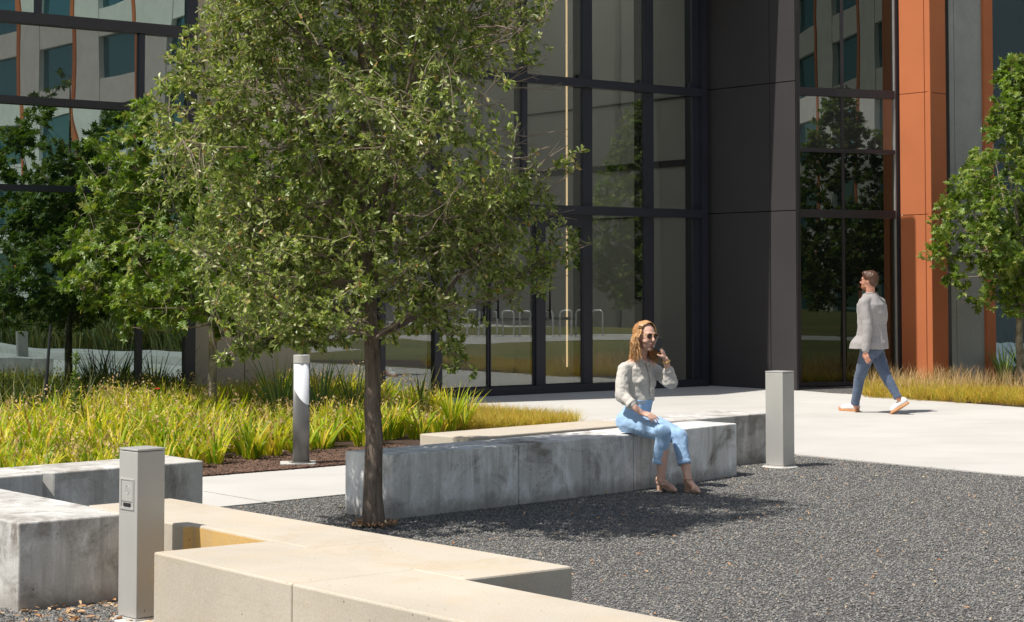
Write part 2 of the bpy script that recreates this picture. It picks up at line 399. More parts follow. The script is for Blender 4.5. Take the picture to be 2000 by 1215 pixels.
# planting beds
mulA, mulB = P(400, 931), P(673, 909)
md = (mulB - mulA).normalized()
bed_left = [XY(mulA - md * 12), XY(mulA), XY(mulB), XY(mulB + md * 3.4), XY(P(1125, 826)), XY(P(850, 789)), XY(P(600, 786)), XY(V((-9, 24, 0))), XY(V((-14, 18, 0)))]
tag(MB().prism(bed_left, -0.1, 0.012).build('mulch_bed', M['mulch']), kind='structure')
bed_right = [XY(P(1688, 772)), XY(P(2000, 796)), XY(P(2000, 796) + (P(2000, 796) - P(1688, 772)) * 2), XY(V((16, 38, 0))), XY(P(1862, 746)), XY(P(1822, 751)), XY(P(1762, 747)), XY(P(1662, 757))]
tag(MB().prism(bed_right, -0.1, 0.012).build('mulch_bed', M['mulch']), kind='structure')
gp = [XY(P(1553, 762)), XY(P(1625, 768)), XY(P(1690, 771)), XY(P(1664, 757)), XY(P(1560, 757))]
tag(MB().prism(gp, -0.1, 0.008).build('gravel', M['gravel']), kind='structure')

# ------------------------------------------------------------------ facade frames
class Fac:
    def __init__(s, o, u, ref=None):
        s.o = V((o.x, o.y, 0)); s.u = V(u).normalized(); s.n = V((s.u.y, -s.u.x, 0))
        if s.n.dot(CAM - s.o) < 0: s.n = -s.n
    def s(s_, px, py=500): return (PL(px, py, s_.o, s_.n) - s_.o).dot(s_.u)
    def z(s_, px, py): return PL(px, py, s_.o, s_.n).z
    def pt(s_, a, d=0.0, z=0.0): return s_.o + s_.u * a + s_.n * d + V((0, 0, z))
    def box(s_, mb, a0, a1, d0, d1, z0, z1):
        return mb.box(s_.pt(a0, d0, z0), s_.u * (a1 - a0), s_.n * (d1 - d0), V((0, 0, z1 - z0)))
    def part(s_, name, mat, par, a0, a1, d0, d1, z0, z1, bev=0.0, lab=None):
        o = s_.box(MB(), a0, a1, d0, d1, z0, z1).build(name, mat, par, bevel=bev)
        if lab: o['label'] = lab
        return o
B = empty('office_building', (0, 30, 0), 'dark framed glass office building with charcoal and orange metal columns behind the plaza', 'building')
U = (0.8, 0.6, 0)
TOPZ = 7.0
mid = Fac(P(1370, 754), U)
left = Fac(P(150, 823), U)
right = Fac(P(1560, 757), (0.932, 0.363, 0))
K1, K3 = P(1375.5, 752.5), P(1556.5, 763)
kf = Fac(K1, K3 - K1)
O1, O2 = PD(1762, 749, 29.95), PD(1822.5, 752, 29.45)
O1.z = 0; O2.z = 0
of = Fac(O1, O2 - O1)
side = Fac(O2, (0.76, 0.65, 0))

# ---- entrance facade (mid)
zT1a, zT1b = mid.z(1170, 174), mid.z(1170, 158)
zT2a, zT2b = mid.z(1170, 421), mid.z(1170, 404)
zS = mid.z(1000, 755)
sJ0, sJ1 = mid.s(1364), mid.s(1375)
mulls = [(1352, 1364, -0.16, 0.02), (1257, 1275, -0.22, 0.03), (1137, 1155, -0.22, 0.03), (1018, 1028, -0.18, 0.03), (846, 860, -0.16, 0.05), (740, 750, -0.16, 0.05), (590, 601, -0.16, 0.05)]
mid.part('mullion', M['frame'], B, sJ0, sJ1, -0.12, 0.10, 0.0, TOPZ)
for a, b, d0, d1 in mulls:
    lo = zT2b if a == 1018 else 0.0
    mid.part('mullion', M['frame'], B, mid.s(a), mid.s(b), d0, d1, lo, TOPZ)
sL = mid.s(590)
mid.part('transom', M['frame'], B, sL, sJ0, 0.03, 0.11, zT1a, zT1b)
mid.part('transom', M['frame'], B, sL, sJ0, 0.03, 0.11, zT2a, zT2b)
mid.part('sill', M['frame'], B, sL, sJ0, 0.05, 0.10, 0.004, zS)
# small brackets on the upper transom
for px in (1137, 1257, 1352):
    mid.part('bracket', M['frame'], B, mid.s(px - 9), mid.s(px), 0.02, 0.07, zT1b, zT1b + 0.07)
# fixed glazing cells
cellx = [(601, 740), (750, 846), (1155, 1257), (1275, 1352)]
for a, b in cellx:
    mid.part('window', M['glass_mid'], B, mid.s(a), mid.s(b), -0.012, 0.0, zS, zT2a)
upx = [(601, 740), (750, 846), (860, 1018), (1028, 1137), (1155, 1257), (1275, 1352)]
for a, b in upx:
    mid.part('window', M['glass_mid'], B, mid.s(a), mid.s(b), -0.012, 0.0, zT2a, zT1a)
    mid.part('window', M['glass_mid'], B, mid.s(a), mid.s(b), -0.012, 0.0, zT1a, TOPZ)
# doors
zD = mid.z(1100, 438)
mid.part('door_header', M['frame'], B, mid.s(860), mid.s(1137), -0.06, 0.03, zD, zT2a)
mid.part('door_post', M['frame'], B, mid.s(1043), mid.s(1061), -0.10, 0.06, 0.0, zT2a)
def door(a, b, pull, name_lab):
    a, b = mid.s(a), mid.s(b)
    m = MB(); w = 0.045
    mid.box(m, a, a + w * 0.5, -0.02, 0.025, 0.02, zD); mid.box(m, b - w * 0.5, b, -0.02, 0.025, 0.02, zD)
    mid.box(m, a + w * .5, b - w * .5, -0.02, 0.025, 0.02, zS + 0.02); mid.box(m, a + w * .5, b - w * .5, -0.02, 0.025, zD - 0.05, zD)
    d = m.build('door', M['frame'], B); d['label'] = name_lab
    mid.part('pane', M['glass_mid'], d, a + w * .5, b - w * .5, -0.008, 0.004, zS + 0.02, zD - 0.05)
    s = mid.s(pull); z0, z1 = mid.z(pull, 622), mid.z(pull, 468)
    h = MB().tube([mid.pt(s, 0.09, z0), mid.pt(s, 0.09, z1)], 0.016, 10)
    for z in (z0 + 0.12, z1 - 0.12): h.tube([mid.pt(s, 0.02, z), mid.pt(s, 0.09, z)], 0.011, 8)
    h.build('pull_handle', M['black'], d, smooth=True)
    zb = mid.z(1000, 624)
    MB().tube([mid.pt(a + 0.06, -0.07, zb), mid.pt(b - 0.06, -0.07, zb)], 0.022, 8).build('push_bar', M['black'], d, smooth=True)
door(860, 953, 939, 'left glass door leaf with a long black pull')
door(955, 1043, 966, 'middle glass door leaf with a long black pull')
door(1061, 1137, 1067, 'right glass door leaf with a long black pull')
# beige wall left of the entrance glazing
zlist = [0, TOPZ]
for a, b in ((372, 477), (479, 589)):
    mid.part('wall_panel', M['panel_beige'], B, mid.s(a), mid.s(b), -0.2, 0.02, 0.0, TOPZ)
mid.part('wall', M['interior_dark'], B, mid.s(250), mid.s(589), -0.5, -0.21, 0.0, TOPZ)
# interior room
sA, sB = mid.s(585), mid.s(1375) + 4.6
mid.part('interior_wall', M['interior'], B, sA, sB, -5.2, -5.0, 0.0, TOPZ)
mid.part('interior_wall', M['interior'], B, sA - 0.2, sA, -5.0, -0.22, 0.0, TOPZ)
mid.part('interior_wall', M['interior'], B, sB, sB + 0.1, -5.0, -2.6, 0.0, TOPZ)
mid.part('interior_floor', simple('polished_floor', (0.22, 0.21, 0.19), 0.35), B, sA, sB, -5.0, -0.05, 0.0, 0.01)
fq = [mid.pt(sA, -0.15, TOPZ), mid.pt(sB, -0.15, TOPZ), mid.pt(sB, -5.1, TOPZ), mid.pt(sA, -5.1, TOPZ)]
MB().add(fq, [(0, 1, 2, 3)]).build('added_skylight', M['added_skylight'], B)  # added translucent ceiling, spreads daylight to brighten the lobby walls
sw = mid.s(1364)
mid.part('interior_wall', M['interior'], B, sw, sw + 0.1, -5.0, -0.25, 0.0, TOPZ)
for z, h in ((3.56, 0.11), (4.68, 0.03), (2.74, 0.025)):
    mid.part('wall_rail', M['black'], B, sw - 0.025, sw - 0.002, -4.85, -0.3, z, z + h)
for px, dd in ((1215, -4.9), (1320, -4.95), (930, -4.9), (700, -4.9)):
    mid.part('interior_wall', M['interior'], B, mid.s(px), mid.s(px) + 1.3, -5.0, dd, 0.0, TOPZ)

# ---- charcoal column (45 degree face)
kb = MB(); q = -kf.n
kb.prism([XY(kf.pt(0.02, -0.05)), XY(kf.pt((K3 - K1).length - 0.01, -0.05)), XY(kf.pt((K3 - K1).length - 0.01, -0.05) + V((-0.02, 0.04, 0))), XY(kf.pt(0.3, -0.1))], 0.0, TOPZ)
kc = kb.build('column', M['black'], B)
W = (K3 - K1).length; sK2 = kf.s(1504.5, 500)
zk = [0.0, kf.z(1504, 413), kf.z(1504, 163), TOPZ]; g = 0.007
for (a, b) in ((0, sK2 - g), (sK2 + g, W)):
    for i in range(3):
        o = kf.box(MB(), a, b, -0.05, 0.0, zk[i] + g, zk[i + 1] - g).build('panel', M['column'], kc, bevel=0.003, seg=1)
# return of the column on the right side
MB().prism([XY(kf.pt(W, -0.02)), XY(kf.pt(W + 0.015, -0.02)), XY(kf.pt(W + 0.015, -0.02) + V((0.0, 0.05, 0))), XY(kf.pt(W, -0.02) + V((0.0, 0.05, 0)))], 0.0, TOPZ).build('panel', M['frame_brown'], kc)

# ---- right window bay
zr = [right.z(1650, 753), right.z(1650, 747), right.z(1650, 426), right.z(1650, 410), right.z(1650, 299), right.z(1650, 291), right.z(1650, 190), right.z(1650, 174)]
r0, r1, r2, r3, r4 = right.s(1556), right.s(1561), right.s(1647), right.s(1747), right.s(1758)
right.part('sill', M['frame_brown'], B, r0, r4, -0.1, 0.06, 0.02, right.z(1650, 745))
right.part('mullion', M['frame_brown'], B, r0, r1, -0.1, 0.05, 0, TOPZ)
right.part('mullion', M['frame_brown'], B, r2 - 0.025, r2 + 0.025, -0.1, 0.015, 0, TOPZ)
right.part('mullion', M['steel'], B, r3, r3 + 0.02, -0.1, 0.035, 0, TOPZ)
right.part('mullion', M['frame_brown'], B, r3 + 0.02, r4, -0.1, 0.05, 0, TOPZ)
for i, (a, b) in enumerate(((2, 3), (4, 5), (6, 7))):
    right.part('transom', M['frame_brown'], B, r1, r3, 0.004, 0.05, zr[a], zr[b])
cells = [(zr[1], zr[2], 'glass_right'), (zr[3], zr[4], 'glass_right'), (zr[5], zr[6], 'glass_spandrel'), (zr[7], TOPZ, 'glass_right')]
for z0, z1, mt in cells:
    right.part('window', M[mt], B, r1, r2 - 0.025, -0.012, 0.0, z0, z1)
    right.part('window', M[mt], B, r2 + 0.025, r3, -0.012, 0.0, z0, z1)
right.part('wall', M['interior_dark'], B, r0, r4 - 0.35, -0.6, -0.2, 0, TOPZ)

# ---- orange fin column
WO = (O2 - O1).length; ob = MB().prism([XY(of.pt(0.01, -0.04)), XY(of.pt(WO - 0.02, -0.04)), XY(of.pt(WO - 0.02, -0.5)), XY(of.pt(0.01, -0.5))], 0.02, TOPZ).build('fin_column', M['black'], B)
sO = of.s(1811, 740); zo = [0.05, of.z(1790, 419.5), of.z(1790, 181.5), TOPZ]
for a, b in ((0, sO - 0.006), (sO + 0.006, WO)):
    for i in range(3): of.box(MB(), a, b, -0.04, 0, zo[i] + 0.005, zo[i + 1] - 0.005).build('panel', M['orange'], ob, bevel=0.003, seg=1)
s1 = side.s(1859.5, 700); s2 = side.s(1926.5, 700); s3 = side.s(1944, 700); sj = side.s(1872.6, 700)
zs = [0.05, side.z(1840, 424), side.z(1840, 183), TOPZ]
for i in range(3): side.box(MB(), 0.004, s1, -0.06, 0, zs[i] + 0.005, zs[i + 1] - 0.005).build('panel', M['orange'], ob, bevel=0.003, seg=1)
side.part('wall_panel', M['panel_gray'], B, s1 + 0.004, sj - 0.008, -0.2, -0.03, 0, TOPZ)
side.part('wall_panel', M['panel_gray'], B, sj + 0.008, s2, -0.2, -0.03, 0, TOPZ)
side.part('wall', M['interior_dark'], B, 0.1, s3 + 9, -0.6, -0.22, 0, TOPZ)
side.part('fin', M['orange'], B, s2 + 0.003, s3, -0.2, 0.02, 0, TOPZ)
ax = s3 + 0.003
for k in range(4):
    side.part('window', M['glass_blue'], B, ax, ax + 1.1, -0.1, -0.04, 0.1, TOPZ); side.part('mullion', M['frame'], B, ax + 1.1, ax + 1.17, -0.12, 0.0, 0.1, TOPZ); ax += 1.17
of.part('curb', M['footing'], B, -0.25, WO + 0.1, 0.0, 0.07, 0.0, 0.05)

# ---- left curtain wall
zl = dict(t1a=left.z(150, 55.5), t1b=left.z(150, 34.5), t2a=left.z(150, 210.5), t2b=left.z(150, 196), t3a=left.z(100, 375), t3b=left.z(100, 363), s=left.z(150, 812))
lR0, lR1 = left.s(360), left.s(374); lL = left.s(-420)
left.part('mullion', M['frame'], B, lR0, lR1, -0.15, 0.05, 0, TOPZ)
lm0, lm1 = left.s(266), left.s(277)
left.part('mullion', M['frame'], B, lm0, lm1, -0.15, 0.04, 0, zl['t3a']); left.part('mullion', M['frame'], B, lm0, lm1, -0.15, 0.04, zl['t2a'], zl['t1a'])
lt0, lt1 = left.s(62), left.s(74)
left.part('mullion', M['frame'], B, lt0, lt1, -0.15, 0.03, zl['t1b'], TOPZ)
left.part('transom', M['frame_brown'], B, lL, lR0, 0.004, 0.09, zl['t1a'], zl['t1b'])
left.part('transom', M['frame_brown'], B, lL, lR0, 0.004, 0.09, zl['t2a'], zl['t2b'])
left.part('transom', M['frame'], B, lL, lR0, 0.004, 0.09, zl['t3a'], zl['t3b'])
left.part('sill', M['frame'], B, lL, lR0, -0.1, 0.09, 0, zl['s'])
def lcell(a, b, z0, z1, mt): left.part('window', M[mt], B, a, b, -0.012, 0, z0, z1)
lq = left.s(-180)
for a, b in ((lL, lq), (lq + .03, lm0), (lm1, lR0)):
    lcell(a, b, zl['s'], zl['t3a'], 'glass_left'); lcell(a, b, zl['t3b'], zl['t2a'], 'glass_left'); lcell(a, b, zl['t2b'], zl['t1a'], 'glass_spandrel')
lcell(lL, lt0, zl['t1b'], TOPZ, 'glass_left'); lcell(lt1, lR0, zl['t1b'], TOPZ, 'glass_left')
left.part('mullion', M['frame'], B, lq, lq + 0.03, -0.15, 0.02, 0, TOPZ)
left.part('wall', M['interior_dark'], B, lL, lR1 - 0.02, -0.5, -0.2, 0, TOPZ)
# return wall between the curtain wall and the recessed beige wall
MB().box(left.pt(lR1, 0.03), left.n * -3.2, left.u * 0.05, V((0, 0, TOPZ))).build('wall', M['frame'], B)

# ---- unseen canopy slab, outlined so its edges shade the entrance and the column
HC = 7.03
def up(p, h): return p + SUN * ((h - p.z) / SUN.z)
c1, c2 = up(P(980, 786), HC), up(P(1380, 772), HC)
b1, b2 = PL(1521, 0, kf.o, kf.n), PL(1506, 400, kf.o, kf.n)
e1, e2 = up(b1, HC), up(b2, HC)
def isect(p, r, q, s):
    d = r.x * s.y - r.y * s.x; t = ((q.x - p.x) * s.y - (q.y - p.y) * s.x) / d; return p + r * t
corner = isect(c1, c2 - c1, e1, e2 - e1)
cd = (c2 - c1).normalized(); ed = (e2 - e1).normalized()
if ed.y < 0: ed = -ed
g0 = up(P(1505, 759.5), HC)
cs = MB().prism([XY(c2 - cd * 16), XY(c2), XY(g0), XY(e2), XY(e1), XY(e1 + V((0.1, 0.6, 0))), (2.9, 30.4), XY(c2 - cd * 16 + V((-2, 4, 0)))], HC, HC + 0.35).build('canopy', M['frame'], B)
cs['label'] = 'unseen flat canopy slab over the entrance, shaped to cast its shade'
# upper storeys (above the picture) that close the building
ub = MB().prism([XY(left.pt(lL, -1)), XY(left.pt(lR1, -6)), XY(mid.pt(sL, -5.3)), XY(mid.pt(sB + .3, -5.3)), XY(right.pt(r4, -3)), XY(side.pt(s3 + 9, -3)), (26, 60), (-25, 60)], TOPZ + 0.5, TOPZ + 6).build('upper_wall', M['panel_gray'], B)

# pendant lamp inside the lobby
lp = PL(1107.5, 717, mid.pt(0, -0.9), mid.n)
pe = empty('linear_pendant_light', (lp.x, lp.y, lp.z), 'long thin glowing warm vertical tube light hanging behind the entrance glass', 'pendant light')
MB().tube([lp, lp + V((0, 0, 6.6 - lp.z))], 0.0145, 10).build('lamp_tube', M['led'], pe, smooth=True)
MB().tube([lp + V((0, 0, -0.02)), lp], 0.02, 10).build('end_cap', M['black'], pe)

# ------------------------------------------------------------------ across the plaza (seen mirrored in the glazing)
def mirror(fc, p): return p - fc.n * 2 * (p - fc.o).dot(fc.n)
lawnv = [(600, 708), (760, 717), (1040, 730), (1180, 733), (1330, 733), (1330, 664), (1210, 664), (1040, 667), (780, 679), (600, 690)]
tag(MB().prism([XY(mirror(mid, P(x, y))) for x, y in lawnv], -0.1, 0.006).build('lawn', M['lawn']), kind='structure')
lv2 = [(1500, 722), (1760, 722), (1760, 667), (1500, 664)]
tag(MB().prism([XY(mirror(right, P(x, y))) for x, y in lv2], -0.1, 0.010).build('lawn', M['lawn']), kind='structure')
lv3 = [(-300, 655), (380, 692), (380, 640), (-300, 625)]
lv5 = [(600, 656), (1340, 652), (1340, 638), (600, 640)]
tag(MB().prism([XY(mirror(mid, P(x, y))) for x, y in lv5], -0.1, 0.018).build('lawn', M['lawn']), kind='structure')
lv6 = [(1500, 655), (1760, 657), (1760, 600), (1500, 600)]
tag(MB().prism([XY(mirror(right, P(x, y))) for x, y in lv6], -0.1, 0.022).build('lawn', M['lawn']), kind='structure')
tag(MB().prism([XY(mirror(left, P(x, y))) for x, y in lv3], -0.1, 0.014).build('planting_ground', M['mulch']), kind='structure')
lv4 = [(-300, 668), (380, 716), (380, 706), (-300, 661)]
bcurb = MB().prism([XY(mirror(left, P(x, y))) for x, y in lv4], 0.0, 0.16).build('low_wall', M['bench_white'])
tag(bcurb, 'long pale low concrete wall mirrored in the left window', 'wall')

OB = empty('office_building', (35, -10, 0), 'pale office building with teal windows and orange fins seen mirrored in the left glazing', 'building')
Uu, Vv = V((0.8, 0.6, 0)), V((-0.6, 0.8, 0))
def uvp(u, v, z=0): return Uu * u + Vv * v + V((0, 0, z))
MO = concrete('pale_precast', (0.62, 0.61, 0.57), (0.5, 0.49, 0.45), (0.66, 0.66, 0.63), 0.2, None, 0)  # pale concrete, the precast's own tone
ps = 42.0
MB().box(uvp(ps + 0.5, -104), Uu * 8, Vv * 74, V((0, 0, 26))).build('wall', M['interior_dark'], OB)
v = -30.0; bw = 8.2
for k in range(9):
    v0 = v - bw
    MB().box(uvp(ps, v0), Uu * 0.5, Vv * 2.9, V((0, 0, 26))).build('pier', MO, OB)
    MB().box(uvp(ps + 0.3, v0 + 2.9), Uu * 0.2, Vv * 4.9, V((0, 0, 26))).build('window', M['glass_teal'], OB)
    MB().box(uvp(ps - 0.06, v0 + 7.8), Uu * 0.55, Vv * 0.4, V((0, 0, 26))).build('fin', M['orange'], OB)
    for fl_ in range(6): MB().box(uvp(ps + 0.05, v0 + 2.9, 3.4 + fl_ * 3.9), Uu * 0.24, Vv * 4.9, V((0, 0, 1.5))).build('spandrel', MO, OB)
    v = v0
WB = empty('service_building', (45, 10, 0), 'plain taupe walled building seen mirrored in the entrance glass', 'building')
MT = simple('taupe_wall', (0.09, 0.088, 0.08), 0.8, 0, 0.08, 0.6)
MB().box(uvp(ps + 1, -29.9), Uu * 10, Vv * 60, V((0, 0, 20))).build('wall', MT, WB)
for k in range(6):
    MB().box(uvp(ps + 0.9, -24 + k * 8.5), Uu * 0.1, Vv * 0.25, V((0, 0, 20))).build('fin', M['column'], WB)

# bike racks (mirrored in the entrance glass)
def rack():
    e = empty('bike_rack')
    pts = []
    w, h, r = 0.42, 0.80, 0.12
    for k in range(7): a = math.pi - k * math.pi / 12; pts.append(V((-w / 2 + r + r * math.cos(a), 0, h - r + r * math.sin(a))))
    for k in range(7): a = math.pi / 2 - k * math.pi / 12; pts.append(V((w / 2 - r + r * math.cos(a), 0, h - r + r * math.sin(a))))
    pts = [V((-w / 2, 0, 0))] + pts + [V((w / 2, 0, 0))]
    MB().tube(pts, 0.026, 8).build('hoop', M['steel'], e, smooth=True)
    MB().lathe((-w / 2, 0, 0), [(0.07, 0.0), (0.07, 0.012), (0.03, 0.014)], 12).lathe((w / 2, 0, 0), [(0.07, 0.0), (0.07, 0.012), (0.03, 0.014)], 12).build('base_plate', M['steel'], e)
    e['category'] = 'bike rack'; e['group'] = 'hoop bike racks across the lawn'; e['label'] = 'galvanised hoop bike rack in the row mirrored in the entrance glass'
    return e
def copy_tree(o, parent=None):
    c = o.copy(); COL.objects.link(c); c.parent = parent
    for ch in list(o.children): copy_tree(ch, c)
    return c
rk = rack()
for i, px in enumerate((925, 958, 992, 1025, 1068, 1104, 1137, 1167)):
    p = mirror(mid, P(px, 657)); o = rk if i == 0 else copy_tree(rk); o.location = (p.x, p.y, 0.0)
    o.rotation_euler = (0, 0, math.radians(100))

# ------------------------------------------------------------------ concrete benches
BH = 0.445
def T(px, py): return P(px, py, BH)
def block(name, pts, mat, par, bev=0.009, z0=-0.1, z1=BH):
    return MB().prism([XY(p) for p in pts], z0, z1).build(name, mat, par, bevel=bev)
def lerp(a, b, t): return a + (b - a) * t
# main bench behind the tree
f = [T(767, 889), T(1014, 868), T(1238, 848), T(1439, 827)]
bk0 = T(674, 881); bkN = T(1352, 821)
off0 = bk0 - f[0]; offN = bkN - f[3]
bb = [f[0] + off0, f[1] + lerp(off0, offN, .33), f[2] + lerp(off0, offN, .66), f[3] + offN]
bench_main = empty('concrete_bench', (f[1].x, f[1].y, 0), 'long weathered grey three block concrete bench the woman sits on', 'bench', )
for i in range(3):
    a = lerp(f[i], f[i + 1], 0.004 if i else 0); b = lerp(f[i], f[i + 1], 0.996 if i < 2 else 1)
    c = lerp(bb[i], bb[i + 1], 0.996 if i < 2 else 1); d = lerp(bb[i], bb[i + 1], 0.004 if i else 0)
    block('bench_block', [a, b, c, d], M['bench_main'], bench_main)
MB().prism([XY(lerp(p, q, t)) for p, q, t in ((f[0], bb[0], .02), (f[3], bb[3], .02), (f[3], bb[3], .9), (f[0], bb[0], .9))], -0.1, BH - 0.02)
# back bench
k0, k1 = T(828, 848), T(924, 856)
dirb = (T(1496, 808.5) - k1); dirb.z = 0
e1_ = k1 + dirb * 1.03; e0_ = k0 + dirb * 1.03
bench_back = empty('concrete_bench', (e1_.x, e1_.y, 0), 'pale concrete bench directly behind the seated woman, ending at the right bollard', 'bench')
mfa, mfb = lerp(k1, e1_, 0.55), lerp(k0, e0_, 0.55)
# keep it clear of the main bench: shift slightly away
sh = (k0 - k1).normalized() * 0.05
block('bench_block', [k1 + sh, mfa + sh, mfb + sh, k0 + sh], M['bench_tan'], bench_back)
block('bench_block', [mfa + sh + dirb * .003, e1_ + sh, e0_ + sh, mfb + sh + dirb * .003], M['bench_gray'], bench_back)
# left rear bench
l0, l1 = T(397, 900), T(326, 889)
ldir = (T(0, 931.5) - l0); ldir.z = 0
n1 = l0 + ldir * (309 / 397.0); dn = ldir.normalized()
n1 = PL(88, 924.5, T(88, 924), V((0, 0, 1)))
bench_left = empty('concrete_bench', (l0.x, l0.y, 0), 'dark grey concrete bench in front of the yellow grasses at the left edge', 'bench')
back = l1 - l0
ch = 0.07
pn = lerp(l0, l0 + ldir, ((n1 - l0).length / ldir.length))
block('bench_block', [l0, l1, pn + back - dn * 0.0, pn + back * 0.14 - dn * 0.01, pn - dn * ch], M['bench_gray'], bench_left)
pe2 = l0 + ldir * 2.2
block('bench_block', [pn + dn * 0.012, pn + dn * 0.012 + back, pe2 + back, pe2], M['bench_gray'], bench_left)
# gray front left block
G1 = T(37, 1022); gdir = (T(230, 1005) - G1); gdir.z = 0
Ctl = T(320, 1021); Cdir = (T(357, 1025) - Ctl); Cdir = (T(600, 1069) - T(406, 1030)); Cdir.z = 0
Gc = isect(G1, gdir, Ctl, Cdir)
Gr = T(172, 987); Grd = T(0, 954) - Gr; Gb = Gr + Grd * 2.2
Gl = G1 + Grd.normalized() * 3.2
bench_g = empty('concrete_bench', (G1.x, G1.y, 0), 'stained grey concrete bench block at the lower left corner behind the square bollard', 'bench')
j1 = lerp(Gr, Gb, 0.37); j2 = lerp(G1, Gl, 0.36)
jd = Grd.normalized() * 0.006
block('bench_block', [G1, Gc - gdir.normalized() * 0.006, Gr - (T(334, 973) - Gr).normalized() * 0.006, j1 - jd, j2 - jd], M['bench_gray'], bench_g)
block('bench_block', [j2 + jd, j1 + jd, Gb, Gl], M['bench_white'], bench_g)
# cream zig-zag bench
tanb = empty('concrete_bench', (Ctl.x, Ctl.y, 0), 'cream stepped concrete bench crossing the lower left foreground', 'bench')
R0 = T(334, 973); R1 = T(803, 1052.5); R2 = T(1118, 1106); R3 = T(906, 1131); R4 = T(808, 1112)
cn = T(357, 1025.3); cm = T(379, 1024.6)
A_end = T(600, 1069)
gp_ = (R1 - A_end).normalized(); gq = Cdir.normalized() * 0.0045
ablk = block('bench_block', [Gc, Gr, R0, R1 - gq, A_end - gq, cm, cn], M['bench_tan'], tanb)
# ochre stained hidden face of the block (a thin cast skin on that side)
nrm = V((Cdir.y, -Cdir.x, 0)).normalized()
if nrm.dot(CAM - cm) < 0: nrm = -nrm
oc = MB().prism([XY(lerp(cm, A_end, 0.01)), XY(lerp(cm, A_end, 0.985)), XY(lerp(cm, A_end, 0.985) + nrm * 0.003), XY(lerp(cm, A_end, 0.01) + nrm * 0.003)], 0.0, BH - 0.012).build('stain_bounce_face', M['bench_ochre'], tanb)
oc['label'] = 'ochre stained side face inside the gap'
n2 = V(((cm - cn).y, -(cm - cn).x, 0)).normalized()
if n2.dot(CAM - cm) < 0: n2 = -n2
MB().prism([XY(lerp(cn, cm, 0.02)), XY(lerp(cn, cm, 0.97)), XY(lerp(cn, cm, 0.97) + n2 * 0.003), XY(lerp(cn, cm, 0.02) + n2 * 0.003)], 0.0, BH - 0.012).build('stain_bounce_face', M['bench_ochre'], tanb)  # ochre here paints the warm bounce from the stained face beside it
B0 = T(300, 1078); B1_ = T(526, 1056.5); F = T(569, 1140)
block('bench_block', [B0, B1_, A_end + gq, R1 + gq, R2, R3, R4, F], M['bench_tan'], tanb)
R5 = T(1340, 1215); dB = (R5 - R3).normalized(); gg = dB * 0.0045
# second front block
block('bench_block', [F + gg, R4 + gg, R3 + gg * 0.2 + (R3 - R4).normalized() * -0.0, R3 + dB * 4.2, F + dB * 4.2], M['bench_tan'], tanb)

